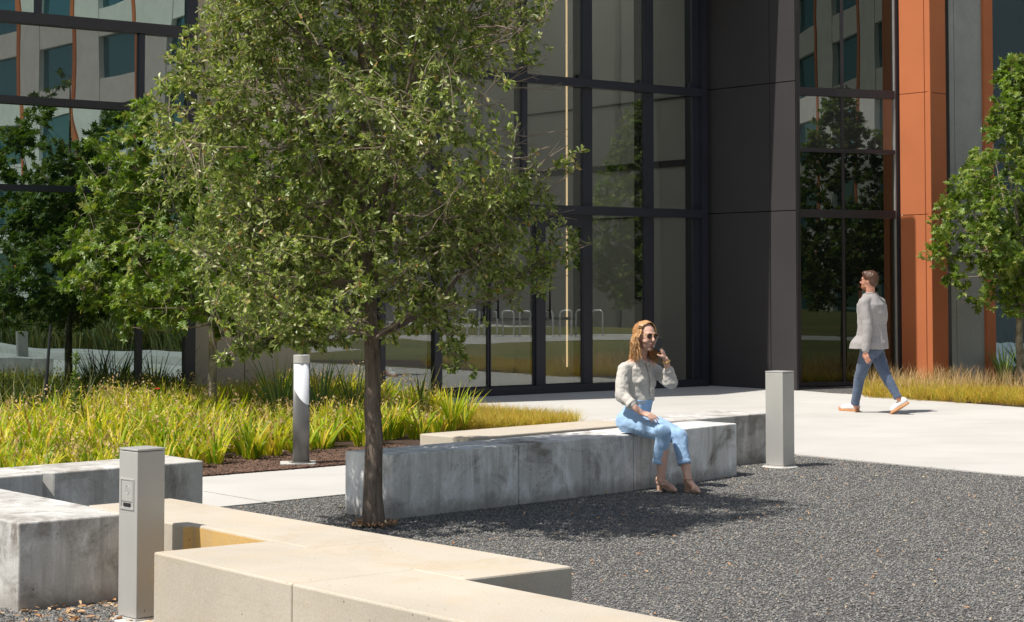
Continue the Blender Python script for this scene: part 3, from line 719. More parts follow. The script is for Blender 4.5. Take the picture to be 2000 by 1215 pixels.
# ------------------------------------------------------------------ bollards
def square_bollard(px, top, bot, wl, wr, label, xs, outlet):
    """px: front corner px at base; xs: left and right corner px"""
    fc = P(px, bot)
    k = FPX / fc.y
    # width from projected faces
    a, b = (px - xs[0]) / k, (xs[1] - px) / k
    s = math.hypot(a, b); ang = math.atan2(a, b)  # left face foreshortening a = s*sin(ang)
    Rr = V((math.cos(ang), math.sin(ang), 0)); Ll = V((-math.sin(ang), math.cos(ang), 0))
    # account for the view direction
    va = math.atan2(fc.x, fc.y); rot = Matrix.Rotation(-va, 3, 'Z'); Rr = rot @ Rr; Ll = rot @ Ll
    h = PL(px, top, fc, V((0, -1, 0))).z
    e = empty('bollard', (fc.x + (Rr.x + Ll.x) * s / 2, fc.y + (Rr.y + Ll.y) * s / 2, 0), label, 'bollard', 'square aluminium bollards')
    body = MB().box(fc + V((0, 0, 0.012)), Rr * s, Ll * s, V((0, 0, h - 0.026))).build('post', M['metal'], e, bevel=0.004)
    g_ = 0.0
    MB().box(fc - Rr * 0.001 - Ll * 0.001 + V((0, 0, h - 0.011)), Rr * (s + 0.002), Ll * (s + 0.002), V((0, 0, 0.011))).build('cap', M['metal'], e, bevel=0.003)
    c = fc + (Rr + Ll) * s / 2
    MB().box(fc - (Rr + Ll) * 0.012 + V((0, 0, -0.02)), Rr * (s + 0.024), Ll * (s + 0.024), V((0, 0, 0.030))).build('base_plate', M['metal'], e, bevel=0.003)
    MB().lathe(c + V((0, 0, -0.09)), [(s * 0.86, 0), (s * 0.86, 0.086), (s * 0.82, 0.092)], 40).build('footing', M['footing'], e, smooth=False)
    if outlet:
        nL = -Rr; o = fc + Ll * s * 0.17 + V((0, 0, h * 0.64))
        wv, hv = s * 0.74, 0.155
        for (aa, bb2, zz0, zz1) in ((0, wv, 0, 0.012), (0, wv, hv - 0.008, hv), (0, 0.009, 0.012, hv - 0.008), (wv - 0.009, wv, 0.012, hv - 0.008)):
            MB().box(o + Ll * aa + V((0, 0, zz0)), Ll * (bb2 - aa), nL * 0.004, V((0, 0, zz1 - zz0))).build('cover_frame', M['metal'], body, bevel=0.001, seg=1)
        MB().box(o + Ll * 0.012 + V((0, 0, 0.042)), Ll * (wv - 0.024), nL * 0.003, V((0, 0, hv - 0.055))).build('outlet_cover', M['metal'], body, bevel=0.001, seg=1)
        MB().box(o + Ll * 0.030 + V((0, 0, 0.016)), Ll * (wv - 0.060), nL * 0.004, V((0, 0, 0.018))).build('cable_slot', M['black'], body)
        ring = []; rc = o + Ll * wv * 0.45 + V((0, 0, 0.10))
        for kk in range(17): an = kk * math.pi / 8; ring.append(rc + nL * 0.0035 + Ll * 0.016 * math.cos(an) + V((0, 0, 0.022 * math.sin(an))))
        MB().tube(ring, 0.0012, 5, False).build('emblem', M['steel'], body)
        MB().tube([rc + nL * 0.0035 + V((0, 0, -0.010)), rc + nL * 0.0035 + V((0, 0, 0.010))], 0.0014, 5).build('emblem', M['steel'], body)
    sc = fc + Rr * s * 0.32 - Ll * 0.002 + V((0, 0, 0.045))
    MB().tube([sc, sc - Ll * 0.003], 0.006, 10).build('screw', M['steel'], body)
    return e
square_bollard(266, 878, 1214, 0, 0, 'square aluminium bollard with an outlet cover at the lower left', (230.5, 319), True)
square_bollard(1530, 726, 913, 0, 0, 'square aluminium bollard at the right end of the bench', (1496, 1552), False)
# round light bollard
lb = P(588, 909); R_ = 16.2 / FPX * lb.y
Hh = PL(588, 693, lb, V((0, -1, 0))).z
le = empty('bollard_light', (lb.x, lb.y, 0), 'round grey bollard light with a frosted slanted lens in the grass bed', 'bollard light')
MB().box((lb.x - 0.17, lb.y - 0.15, -0.05), (0.32, 0.05, 0), (-0.04, 0.30, 0), (0, 0, 0.075)).build('footing', M['footing'], le)
MB().lathe(lb, [(R_ * 1.25, 0.02), (R_ * 1.25, 0.035), (R_ * 0.99, 0.037)], 32).build('base_plate', M['metal_dark'], le)
ht = Hh - 0.072
# body: outer shell cut on a slant (leaves the lens open towards the plaza)
def shell(n=48):
    v, f = [], []
    axd = V((-0.60, 0.80, 0))
    for kq in range(n + 1):
        an = 2 * math.pi * kq / n; d = V((math.cos(an), math.sin(an), 0))
        # slanted elliptical opening: lowest on the right front, highest on the left rear
        op = d.dot(V((0.10, -0.995, 0)))
        lo = (0.545 + 0.17 * ((1 - d.x) / 2) ** 1.6) * Hh
        top = lo if op > 0.12 else (ht if op < -0.05 else lo + (ht - lo) * (0.12 - op) / 0.17)
        v += [lb + d * R_ + V((0, 0, 0.037)), lb + d * R_ + V((0, 0, min(top, ht)))]
    for kq in range(n): f.append((2 * kq, 2 * kq + 2, 2 * kq + 3, 2 * kq + 1))
    return v, f
sv, sf = shell(); sm = MB().add(sv, sf).build('housing', M['metal_dark'], le, smooth=True)
sol = sm.modifiers.new('solid', 'SOLIDIFY'); sol.thickness = 0.004; sol.offset = -1
MB().lathe(lb, [(R_ - 0.006, 0.05), (R_ - 0.006, ht)], 40).build('lens', M['lens'], le, smooth=True)
MB().lathe(lb, [(R_, ht), (R_, Hh - 0.004), (R_ - 0.006, Hh)], 40).build('lamp_cap', M['metal'], le)

# thin stake standing in the bed
spb = PD(87, 752, 20.3); spt = PD(99, 634, 20.5)
st = MB().tube([V((spb.x - 0.02, spb.y, 0)), V((spt.x, spt.y, spt.z))], [0.028, 0.014], 8).build('stake', M['black'])
tag(st, 'thin black leaning stake in the grass bed in front of the left window', 'stake')
# ------------------------------------------------------------------ vegetation
def rot_frames(axis, normal):
    a = axis / np.linalg.norm(axis, axis=1, keepdims=True)
    n = normal - a * np.sum(normal * a, axis=1, keepdims=True)
    n /= np.maximum(np.linalg.norm(n, axis=1, keepdims=True), 1e-6)
    return a, np.cross(n, a), n
def leaves_mesh(name, pos, axis, normal, length, tmpl, tf, width=1.0):
    """tmpl (k,3): x along the leaf, y across, z up"""
    a, b, n = rot_frames(axis, normal); k = len(tmpl); L = length[:, None, None]
    w = (np.ones(len(pos)) * width)[:, None, None]
    v = pos[:, None, :] + L * (tmpl[None, :, 0:1] * a[:, None, :] + w * tmpl[None, :, 1:2] * b[:, None, :] + tmpl[None, :, 2:3] * n[:, None, :])
    f = (np.asarray(tf)[None] + (np.arange(len(pos)) * k)[:, None, None]).reshape(-1, len(tf[0]))
    return npmesh(name, v.reshape(-1, 3), f)
OAK_T = np.array([(0, 0, 0), (0.35, 0.17, 0.05), (0.78, 0.19, 0.02), (1, 0, -0.05), (0.78, -0.19, 0.02), (0.35, -0.17, 0.05), (0.5, 0, -0.02)])
OAK_F = [(0, 6, 2, 1), (6, 3, 2, 2), (0, 5, 4, 6), (6, 4, 3, 3)]
OAK_F = [(0, 6, 1), (6, 2, 1), (6, 3, 2), (0, 5, 6), (5, 4, 6), (4, 3, 6)]
MAP_T = np.array([(0, 0, 0), (0.22, 0.10, 0.02), (0.30, 0.42, 0.0), (0.42, 0.14, 0.03), (0.62, 0.44, -0.02), (0.66, 0.13, 0.02), (1.0, 0.0, -0.08), (0.66, -0.13, 0.02), (0.62, -0.44, -0.02), (0.42, -0.14, 0.03), (0.30, -0.42, 0.0), (0.22, -0.10, 0.02), (0.45, 0, 0)])
MAP_F = [(12, 1, 0), (12, 2, 1), (12, 3, 2), (12, 4, 3), (12, 5, 4), (12, 6, 5), (12, 7, 6), (12, 8, 7), (12, 9, 8), (12, 10, 9), (12, 11, 10), (12, 0, 11)]
def pnoise(p, seed, sc):
    r = np.random.default_rng(seed); out = np.zeros(len(p))
    for _ in range(10):
        k = r.normal(size=3) * sc; out += np.sin(p @ k + r.uniform(0, 6.28))
    return out / 10 ** 0.5 * 0.9
def tubes_mesh(name, segs, n=5):
    """segs: list of (pts array (m,3), radii (m,))"""
    vs, fs = [], []; base = 0; an = np.arange(n) * 2 * np.pi / n
    for pts, rad in segs:
        pts = np.asarray(pts); m = len(pts)
        t = np.gradient(pts, axis=0); t /= np.maximum(np.linalg.norm(t, axis=1, keepdims=True), 1e-9)
        ref = np.array([0.3, 0.2, 0.93]) if abs(t[0, 2]) < 0.8 else np.array([1.0, 0.1, 0])
        a = np.cross(t, ref); a /= np.maximum(np.linalg.norm(a, axis=1, keepdims=True), 1e-9); b = np.cross(t, a)
        v = pts[:, None, :] + np.asarray(rad)[:, None, None] * (np.cos(an)[None, :, None] * a[:, None, :] + np.sin(an)[None, :, None] * b[:, None, :])
        vs.append(v.reshape(-1, 3))
        i = np.arange(m - 1)[:, None] * n; k = np.arange(n)[None]; k2 = (k + 1) % n
        fs.append((np.stack([i + k, i + k2, i + n + k2, i + n + k], -1) + base).reshape(-1, 4)); base += m * n
    return npmesh(name, np.concatenate(vs), np.concatenate(fs), True)
def curve(a, b, bend, m, r, jit=0.0):
    t = np.linspace(0, 1, m)[:, None]; a = np.asarray(a); b = np.asarray(b)
    p = a * (1 - t) + b * t + np.asarray(bend) * (np.sin(np.pi * t))
    if jit: p[1:-1] += r.normal(size=(m - 2, 3)) * jit
    return p
def make_tree(name, label, base, trunk, tr, prof, cz, n_limb, n_br, n_twig, lpt, leaflen, tmpl, tf, mats, seed, bare=0, fork=0.0, twl=0.3, clump=1.8, gapthr=-0.35, group=None, flat=1.0, lean=(0, 0), leaf_up=0.7, bare_side=None, shellp=2.1, sprays=()):
    """trunk: list of points relative to base; prof: [(z, halfwidth)] crown profile; cz: (zmin, zmax)"""
    r = np.random.default_rng(seed)
    e = empty(name, (base.x, base.y, 0), label, 'tree', group)
    B0_ = np.array([base.x, base.y, 0.0]); tk = np.array(trunk, float)
    # finer trunk
    tt = np.linspace(0, 1, 16); ti = np.linspace(0, 1, len(tk))
    tp = np.stack([np.interp(tt, ti, tk[:, k]) for k in range(3)], 1); tp[1:-1, :2] += r.normal(size=(14, 2)) * tr * 0.10
    trad = np.interp(tp[:, 2], *tr_prof(tr, tk[-1, 2], fork))
    tp_w = tp + B0_
    trunkm = tubes_mesh('trunk', [(tp_w, trad)], 14)
    pz = np.array([p[0] for p in prof]); pw = np.array([p[1] for p in prof])
    def hw(z): return np.interp(z, pz, pw)
    # limbs
    limbs = []; skel = [tp[tp[:, 2] > fork]]; skr = [trad[tp[:, 2] > fork]]
    for i in range(n_limb):
        zs_ = fork + (tk[-1, 2] * 0.85 - fork) * (i / n_limb) ** 1.1; s0 = np.array([np.interp(zs_, tp[:, 2], tp[:, 0]), np.interp(zs_, tp[:, 2], tp[:, 1]), zs_])
        an = i * 2.4 + r.uniform(-.4, .4); ze = min(zs_ + r.uniform(0.25, 0.9) * (cz[1] - zs_) * 0.7, cz[1] * .97); rad = hw(ze) * r.uniform(0.55, 0.8)
        s1 = np.array([lean[0] + rad * math.cos(an), lean[1] + rad * math.sin(an), ze])
        c = curve(s0, s1, (math.cos(an) * 0.06, math.sin(an) * 0.06, -0.1), 9, r, 0.015)
        r0 = np.interp(zs_, tp[:, 2], trad) * 0.5
        limbs.append((c, np.linspace(r0, r0 * 0.3, 9))); skel.append(c[2:]); skr.append(limbs[-1][1][2:])
    S = np.concatenate(skel); SR = np.concatenate(skr)
    # points filling the crown
    def sample(n, p):
        out = []
        while len(out) < n:
            q = np.zeros((n * 3, 3)); q[:, 2] = r.uniform(cz[0], cz[1], n * 3); h = hw(q[:, 2]); an = r.uniform(0, 2 * np.pi, n * 3)
            q_r = r.uniform(0, 1, n * 3) ** (1 / p) * h * (1 + 0.15 * np.sin(3 * an + q[:, 2] * 2.3 + seed) + 0.10 * np.sin(7 * an - q[:, 2] * 4 + seed))
            q[:, 0] = q_r * np.cos(an) + lean[0]; q[:, 1] = q_r * np.sin(an) + lean[1]
            keep = r.uniform(0, 1, n * 3) < (h / pw.max()) ** 1.3
            keep &= pnoise(q, seed, clump) > gapthr + r.normal(size=n * 3) * 0.12
            out += list(q[keep])
        return np.array(out[:n])
    brs = []
    BP = []; BR = []
    for q in sample(n_br, 1.6):
        d = np.linalg.norm(S - q, axis=1) + np.maximum(0, S[:, 2] - q[2]) * 1.2; k = d.argmin(); s0 = S[k]
        c = curve(s0, q, (0, 0, -0.06 * np.linalg.norm(q - s0)), 7, r, 0.012); rr = max(min(SR[k] * .6, 0.012), 0.004)
        brs.append((c, np.linspace(rr, 0.0028, 7))); BP.append(c[1:]); BR.append(brs[-1][1][1:])
    BPc = np.concatenate([S] + BP); BRc = np.concatenate([SR] + BR)
    tw = []; LP, LA, LN = [], [], []
    ctr = np.array([lean[0], lean[1], 0])
    TP = list(sample(n_twig, shellp))
    for path, cnt, jit in sprays:
        pts_ = np.array([[p.x - base.x, p.y - base.y, p.z] for p in path]); tt_ = np.linspace(0, 1, 14)
        c = np.stack([np.interp(tt_, np.linspace(0, 1, len(pts_)), pts_[:, k]) for k in range(3)], 1); c[1:-1] += r.normal(size=(12, 3)) * 0.008
        brs.append((c, np.linspace(0.012, 0.0028, 14))); BPc = np.concatenate([BPc] + [c[4:]] * 3)
        for _ in range(cnt): TP.append(c[r.integers(5, 14)] + r.normal(size=3) * jit)
    for q in TP:
        idx = r.integers(0, len(BPc), 900) if len(BPc) > 900 else np.arange(len(BPc))
        d = np.linalg.norm(BPc[idx] - q, axis=1); k = idx[d.argmin()]; s0 = BPc[k]; dd = np.linalg.norm(q - s0)
        if dd > twl * 2.2: s0 = q + (s0 - q) * (twl * 2.2 / dd)
        c = curve(s0, q, r.normal(size=3) * 0.03, 5, r, 0.006)
        tw.append((c, np.linspace(0.0032, 0.0016, 5)))
        m = max(3, int(lpt * r.uniform(0.5, 1.4))); tpar = 1 - r.uniform(0, 1, m) ** 2.2 * 0.85
        p = np.stack([np.interp(tpar, np.linspace(0, 1, 5), c[:, k]) for k in range(3)], 1)
        tdir = c[-1] - c[0]; tdir /= max(np.linalg.norm(tdir), 1e-6)
        ax = tdir * 0.8 + r.normal(size=(m, 3)) * 0.75; ax[:, 2] *= flat
        ax /= np.linalg.norm(ax, axis=1, keepdims=True)
        outd = (q - ctr); outd[2] = 0; outd /= max(np.linalg.norm(outd), 1e-6)
        nn = r.normal(size=(m, 3)) * 0.6 + np.array([SUN.x, SUN.y, SUN.z]) * leaf_up * 1.2 + outd * 0.25
        LP.append(p + ax * 0.004); LA.append(ax); LN.append(nn)
    for i in range(bare):
        an = r.uniform(*(bare_side or (0, 2 * np.pi))); z = r.uniform(cz[0] + .3, cz[1] - .2); h = hw(z)
        s0 = np.array([lean[0] + h * .75 * math.cos(an), lean[1] + h * .75 * math.sin(an), z]); L_ = r.uniform(0.25, 0.6)
        s1 = s0 + np.array([math.cos(an + r.normal() * .3), math.sin(an + r.normal() * .3), r.uniform(-0.05, 0.6)]) * L_
        c = curve(s0, s1, (0, 0, -0.04), 6, r, 0.008); tw.append((c, np.linspace(0.0062, 0.0020, 6)))
        for j in range(3):
            a = c[r.integers(2, 5)]; b_ = a + (s1 - s0) / L_ * 0.12 + r.normal(size=3) * 0.05; tw.append((curve(a, b_, (0, 0, 0), 3, r), np.array([.0025, .002, .001])))
    P_ = np.concatenate(LP) + B0_; A_ = np.concatenate(LA); N_ = np.concatenate(LN)
    ln = leaflen * r.uniform(0.65, 1.25, len(P_))
    link('trunk', tubes_mesh('trunk', [(tp_w, trad)] + [(c + B0_, rr) for c, rr in limbs], 12), mats[0], e)
    link('branches', tubes_mesh('branches', [(c + B0_, rr) for c, rr in brs + tw], 4), mats[1], e)
    cr = leaves_mesh('crown', P_, A_, N_, ln, tmpl, tf); link('crown', cr, mats[2], e)
    return e
def tr_prof(tr, top, fork):
    return [0, 0.08, 0.35, fork, fork + (top - fork) * .5, top], [tr * 1.32, tr * 1.12, tr * 1.02, tr * 0.84, tr * 0.42, tr * 0.12]

tb = P(730, 1026)
def zy(y): return 1.68 + (550 - y) / 286.0
oak = make_tree('live_oak_tree', 'young live oak with dense olive leaves in the gravel in front of the long bench', tb,
    [(0, 0, 0), (-0.005, 0, 0.6), (-0.02, 0.02, 1.25), (-0.05, 0.03, 1.9), (-0.10, 0.05, 3.0), (-0.12, 0.05, 4.8)], 0.062,
    [(1.20, 0.45), (1.36, 0.90), (1.55, 1.12), (1.75, 1.22), (2.2, 1.28), (3.0, 1.30), (3.8, 1.22), (4.6, 0.85), (5.2, 0.3)], (1.22, 5.2), 17, 210, 4500, 24, 0.0445, OAK_T, OAK_F,
    (M['bark_oak'], M['twig'], M['leaf_oak']), 5, sprays=[
        ([PD(724, 648, 12.62), PD(660, 632, 12.5), PD(590, 634, 12.35), PD(510, 662, 12.2), PD(428, 700, 12.1)], 40, 0.042),
        ([PD(726, 655, 12.62), PD(650, 640, 12.4), PD(570, 640, 12.25), PD(490, 676, 12.15)], 26, 0.042),
        ([PD(735, 660, 12.62), PD(800, 610, 12.5), PD(870, 640, 12.4), PD(905, 725, 12.35)], 26, 0.045),
        ([PD(738, 650, 12.62), PD(830, 600, 12.7), PD(930, 590, 12.7), PD(1050, 520, 12.7), PD(1150, 478, 12.7)], 22, 0.05),
        ([PD(735, 560, 12.6), PD(880, 480, 12.5), PD(1000, 400, 12.5), PD(1110, 300, 12.5)], 22, 0.05)], bare=80, fork=1.30, twl=0.22, clump=3.2, gapthr=-0.30, lean=(-0.10, 0.05), bare_side=(-1.2, 1.2), shellp=2.3)
# low drooping spray on the left side
lt = P(415, 838)
maple = make_tree('red_oak_tree', 'bright green lobed-leaf tree growing in the left grass bed before the beige wall', lt,
    [(0, 0, 0), (0.0, 0, 1.0), (0.0, 0, 1.6), (-0.03, 0, 2.8), (-0.05, 0, 4.4)], 0.052,
    [(1.0, 0.7), (1.25, 1.35), (1.7, 1.78), (2.2, 1.66), (2.9, 1.40), (3.5, 0.98), (4.1, 0.5), (4.5, 0.15)], (1.05, 4.5), 14, 130, 1150, 15, 0.115, MAP_T, MAP_F,
    (M['bark_pale'], M['twig'], M['leaf_maple']), 21, fork=1.1, twl=0.3, clump=2.2, gapthr=-0.3, flat=0.7)
rt = P(1993, 768)
rtree = make_tree('red_oak_tree', 'green tree with mottled pale trunk at the right edge beside the orange column', rt,
    [(0, 0, 0), (0.0, 0, 1.3), (-0.02, 0, 2.5), (0, 0, 4.9)], 0.058,
    [(1.15, 0.55), (1.6, 1.0), (2.1, 1.32), (2.6, 1.25), (3.3, 1.05), (4.0, 0.80), (4.7, 0.38), (5.1, 0.12)], (1.15, 5.1), 14, 120, 900, 15, 0.115, MAP_T, MAP_F,
    (M['bark_pale'], M['twig'], M['leaf_maple']), 33, fork=1.2, twl=0.3, clump=2.2, gapthr=-0.3, flat=0.7)
# trees across the plaza, mirrored in the glazing
def retree(src, p, sc, label, rz):
    c = copy_tree(src)
    for ch in c.children:
        if ch.name.startswith('crown'): ch.data = ch.data.copy(); ch.data.materials[0] = M['leaf_dark']
    c.location = (p.x, p.y, 0); c.scale = (sc, sc, sc); c.rotation_euler = (0, 0, rz); c['label'] = label; c['group'] = 'trees across the plaza'
    return c


# ---- grasses
def inside(poly, x, y):
    c = np.zeros(len(x), bool); j = len(poly) - 1
    for i in range(len(poly)):
        xi, yi = poly[i]; xj, yj = poly[j]
        cond = ((yi > y) != (yj > y)) & (x < (xj - xi) * (y - yi) / (yj - yi + 1e-12) + xi); c ^= cond; j = i
    return c
def scatter(poly, n, r, mind=0.0):
    xs = [p[0] for p in poly]; ys = [p[1] for p in poly]; out = []
    x = r.uniform(min(xs), max(xs), n * 6); y = r.uniform(min(ys), max(ys), n * 6); k = inside(poly, x, y); pts = np.stack([x[k], y[k]], 1)
    if mind <= 0: return pts[:n]
    grid = {}
    for p in pts:
        c = (int(p[0] // mind), int(p[1] // mind)); ok = True
        for a in (-1, 0, 1):
            for b in (-1, 0, 1):
                for q in grid.get((c[0] + a, c[1] + b), ()):
                    if (q[0] - p[0]) ** 2 + (q[1] - p[1]) ** 2 < mind * mind: ok = False
        if ok: grid.setdefault(c, []).append(p); out.append(p)
        if len(out) >= n: break
    return np.array(out)
def blades(name, centers, nb, h, w, spread, droop, r, segs=4, crad=0.06, hs=None):
    """centers (m,2). returns mesh and tip positions"""
    m = len(centers); N = m * nb; c = np.repeat(centers, nb, 0); hm = np.repeat(hs if hs is not None else np.ones(m), nb)
    an = r.uniform(0, 2 * np.pi, N); rr = crad * np.sqrt(r.uniform(0, 1, N))
    base = np.stack([c[:, 0] + rr * np.cos(an), c[:, 1] + rr * np.sin(an), np.zeros(N)], 1)
    an2 = an + r.normal(size=N) * 0.7; L = h * hm * r.uniform(0.55, 1.15, N); sp = spread * r.uniform(0.2, 1.3, N); dr = droop * r.uniform(0.2, 1.5, N)
    t = np.linspace(0, 1, segs + 1)[None, :, None]
    hd = np.stack([np.cos(an2), np.sin(an2), np.zeros(N)], 1)[:, None, :]
    p = base[:, None, :] + hd * (L[:, None, None] * (sp[:, None, None] * t + dr[:, None, None] * t * t)) + np.array([0, 0, 1.0]) * L[:, None, None] * (t - 0.55 * dr[:, None, None] * t ** 2.5)
    wd = w * r.uniform(0.6, 1.3, N)[:, None, None] * np.minimum(1, (1.02 - t) * 2.2) * np.minimum(1, 0.5 + t * 2)
    tw = an2 + np.pi / 2 + r.normal(size=N) * 0.5; side_ = np.stack([np.cos(tw), np.sin(tw), np.zeros(N)], 1)[:, None, :]
    v = np.stack([p - side_ * wd / 2, p + side_ * wd / 2], 2).reshape(N, -1, 3); k = (segs + 1) * 2
    f = np.array([(2 * i, 2 * i + 1, 2 * i + 3, 2 * i + 2) for i in range(segs)])
    F_ = (f[None] + (np.arange(N) * k)[:, None, None]).reshape(-1, 4)
    return npmesh(name, v.reshape(-1, 3), F_), p[:, -1], hd[:, 0]
SEED_T = np.array([(0, 0, 0), (0.5, 0.28, 0.02), (1, 0, 0), (0.5, -0.28, 0.02)])
r = np.random.default_rng(3)
bedv = [XY(mulA - md * 7.5), XY(mulA + V((-0.25, 0.5, 0))), XY(mulB + V((-0.45, 1.25, 0))), XY(P(790, 868)), XY(P(880, 845)), XY(P(905, 826)), XY(P(850, 800)), XY(P(600, 786)), XY(P(380, 800)), XY(P(200, 838)), XY(P(-200, 905))]
cen = scatter(bedv, 640, r, 0.235)
cxp = cen[:, 0] / cen[:, 1]
# frontage along the left bench: keep the first row close behind it
front = [np.array(XY(mulA - md * t + V((-0.15, 0.25, 0)) + V((r.normal() * .05, r.normal() * .08, 0)))) for t in np.arange(0.3, 7.5, 0.36)]
cen = np.concatenate([cen, np.array(front)])
lx, ly = lt.x, lt.y
dlb = np.hypot(cen[:, 0] - lb.x, cen[:, 1] - lb.y); cen = cen[dlb > 0.42]
kx = np.clip((cen[:, 0] / cen[:, 1] + 0.09) / 0.06, 0, 1); keep_ = r.uniform(0, 1, len(cen)) > kx * 0.45; cen = cen[keep_]; kx = kx[keep_]
hs = (1 - 0.22 * kx) * 0.74 + 0.26 * np.clip(pnoise(np.c_[cen, np.zeros(len(cen))], 9, 1.2), -1, 1)
me, tips, hd = blades('sea_oats_grass', cen, 46, 0.56, 0.032, 0.24, 0.32, r, 4, 0.09, hs)
oats = link('sea_oats_grass', me, M['grass_oats']); tag(oats, 'dense yellow green sea oats grass filling the left bed', 'ornamental grass', kind='stuff')
# seed heads on thin stems
sel = r.choice(len(cen), int(len(cen) * .9), replace=False)
stm, stip, shd = blades('s', cen[sel], 9, 0.60, 0.004, 0.22, 0.28, r, 4, 0.07, hs[sel])
link('sea_oats_stem', stm, M['seed'], oats)
n = len(stip); K = 7
pp = np.repeat(stip, K, 0) + r.normal(size=(n * K, 3)) * np.array([0.028, 0.028, 0.05]) - np.array([0, 0, 0.03])
axx = np.repeat(shd, K, 0) * 0.5 + r.normal(size=(n * K, 3)) * 0.5 + np.array([0, 0, -0.7])
link('seed_head', leaves_mesh('seed_head', pp, axx, r.normal(size=(n * K, 3)), r.uniform(0.018, 0.040, n * K), SEED_T, [(0, 1, 2, 3)]), M['seed'], oats)

# low feather grass on the tip of the bed
fp = [XY(P(880, 846)), XY(P(1128, 834)), XY(P(1118, 824)), XY(P(905, 806)), XY(P(860, 812))]
cf = scatter(fp, 420, r, 0.10)
mf, _, _ = blades('feather_grass', cf, 60, 0.20, 0.004, 0.5, 0.5, r, 3, 0.07)
tag(link('feather_grass', mf, M['grass_feather']), 'low golden feather grass between the pavement and the back bench', 'ornamental grass', kind='stuff')
tallc = scatter([XY(P(862, 850)), XY(P(930, 846)), XY(P(925, 826)), XY(P(870, 822))], 8, r, 0.18)
# right bed
fr = [XY(P(1692, 776)), XY(P(2040, 797)), XY(P(2300, 812)), XY(P(2300, 775)), XY(P(1990, 762)), XY(P(1830, 755)), XY(P(1700, 757))]
cr_ = scatter(fr, 1300, r, 0.13)
hsr = 0.85 + 0.35 * np.clip(pnoise(np.c_[cr_, np.zeros(len(cr_))], 19, 1.6), -1, 1)
mf2, tp2, hd2 = blades('feather_grass', cr_, 80, 0.24, 0.006, 0.4, 0.45, r, 3, 0.09, hsr)
og = link('feather_grass', mf2, M['grass_feather']); tag(og, 'golden feather grass with reddish plumes under the orange column', 'ornamental grass', kind='stuff')
mf3, _, _ = blades('grass_plume', cr_[cr_[:, 1] > np.median(cr_[:, 1]) - 0.5], 7, 0.44, 0.005, 0.3, 0.3, r, 3, 0.08)
link('grass_plume', mf3, M['seed'], og)
# dark grass patch under the left window, behind the yellow grass
dk = scatter([XY(V((-7.5, 18.6, 0))), XY(V((-6.2, 18.9, 0))), XY(V((-4.6, 21.0, 0))), XY(V((-5.6, 21.2, 0)))], 10, r, 0.3)
# spiky plants: individuals
def spiky(px, py, n, h, w, label, spread=0.30, droop=0.20, rad=0.05, y=None, mat='spiky', cat='plant', name='strap_leaf_plant', group=None):
    b = P(px, py); me, _, _ = blades(name, np.array([[b.x, b.y]]), n, h, w, spread, droop, r, 6, rad)
    o = link(name, me, M[mat]); tag(o, label, cat, group); return o
spiky(548, 838, 60, 0.90, 0.020, 'tall strap leaved plant left of the round bollard light', 0.36)
spiky(625, 838, 50, 0.88, 0.018, 'tall strap leaved plant just right of the round bollard light', 0.36)
spiky(690, 832, 34, 0.85, 0.018, 'strap leaved plant mostly behind the live oak trunk', 0.3)
spiky(822, 812, 26, 0.62, 0.020, 'dark strap leaved plant under the entrance glazing', 0.3, mat='grass_dark')
spiky(880, 846, 60, 0.55, 0.022, 'bright green upright grass clump at the left end of the back bench', 0.25, 0.25, mat='grass_oats')
spiky(905, 843, 45, 0.50, 0.020, 'smaller green grass clump beside the pale back bench', 0.3, 0.3, mat='grass_oats')
spiky(330, 805, 70, 0.95, 0.012, 'dark green grass clump before the narrow left window pane', 0.3, 0.2, mat='grass_dark')
dq = [XY(P(-200, 862)), XY(P(250, 832)), XY(P(350, 826)), XY(P(355, 812)), XY(P(-200, 846))]
cd_ = scatter(dq, 70, r, 0.26)
md_, _, _ = blades('dark_grass', cd_, 46, 0.66, 0.014, 0.42, 0.32, r, 5, 0.12)
tag(link('dark_grass', md_, M['grass_dark']), 'dark arching grass along the foot of the left window', 'ornamental grass', kind='stuff')
spiky(1960, 752, 55, 0.72, 0.022, 'upright strap leaved plant left of the pale trunk', 0.28)
spiky(1905, 748, 40, 0.75, 0.016, 'dark strap leaved plant before the grey wall panel', 0.5, 0.4, mat='grass_dark')
spiky(1985, 745, 50, 0.85, 0.02, 'dark strap leaved plant beside the pale mottled trunk', 0.4, 0.3, mat='grass_dark')
# tall leafy stem
tw0 = PD(146, 780, 18.5); twt = PD(148, 688, 18.5)
we = empty('leafy_weed', (tw0.x, tw0.y, 0), 'tall single green leafy stem rising out of the yellow grass on the left', 'plant')
MB().tube([V((tw0.x, tw0.y, 0)), V((twt.x, twt.y, twt.z))], [0.008, 0.004], 6).build('stem', M['spiky'], we)
nl = 150; tz = r.uniform(0.35, 1.0, nl) * twt.z; an = np.arange(nl) * 2.4
pw_ = np.stack([np.interp(tz, [0, twt.z], [tw0.x, twt.x]), np.full(nl, tw0.y), tz], 1); aw = np.stack([np.cos(an), np.sin(an), r.uniform(0.2, 0.9, nl)], 1)
link('leaf', leaves_mesh('leaf', pw_, aw, r.normal(size=(nl, 3)) * .3 + np.array([0, 0, 1.0]), r.uniform(0.05, 0.085, nl) * (1.25 - tz / twt.z * 0.5), OAK_T, OAK_F), M['spiky'], we)
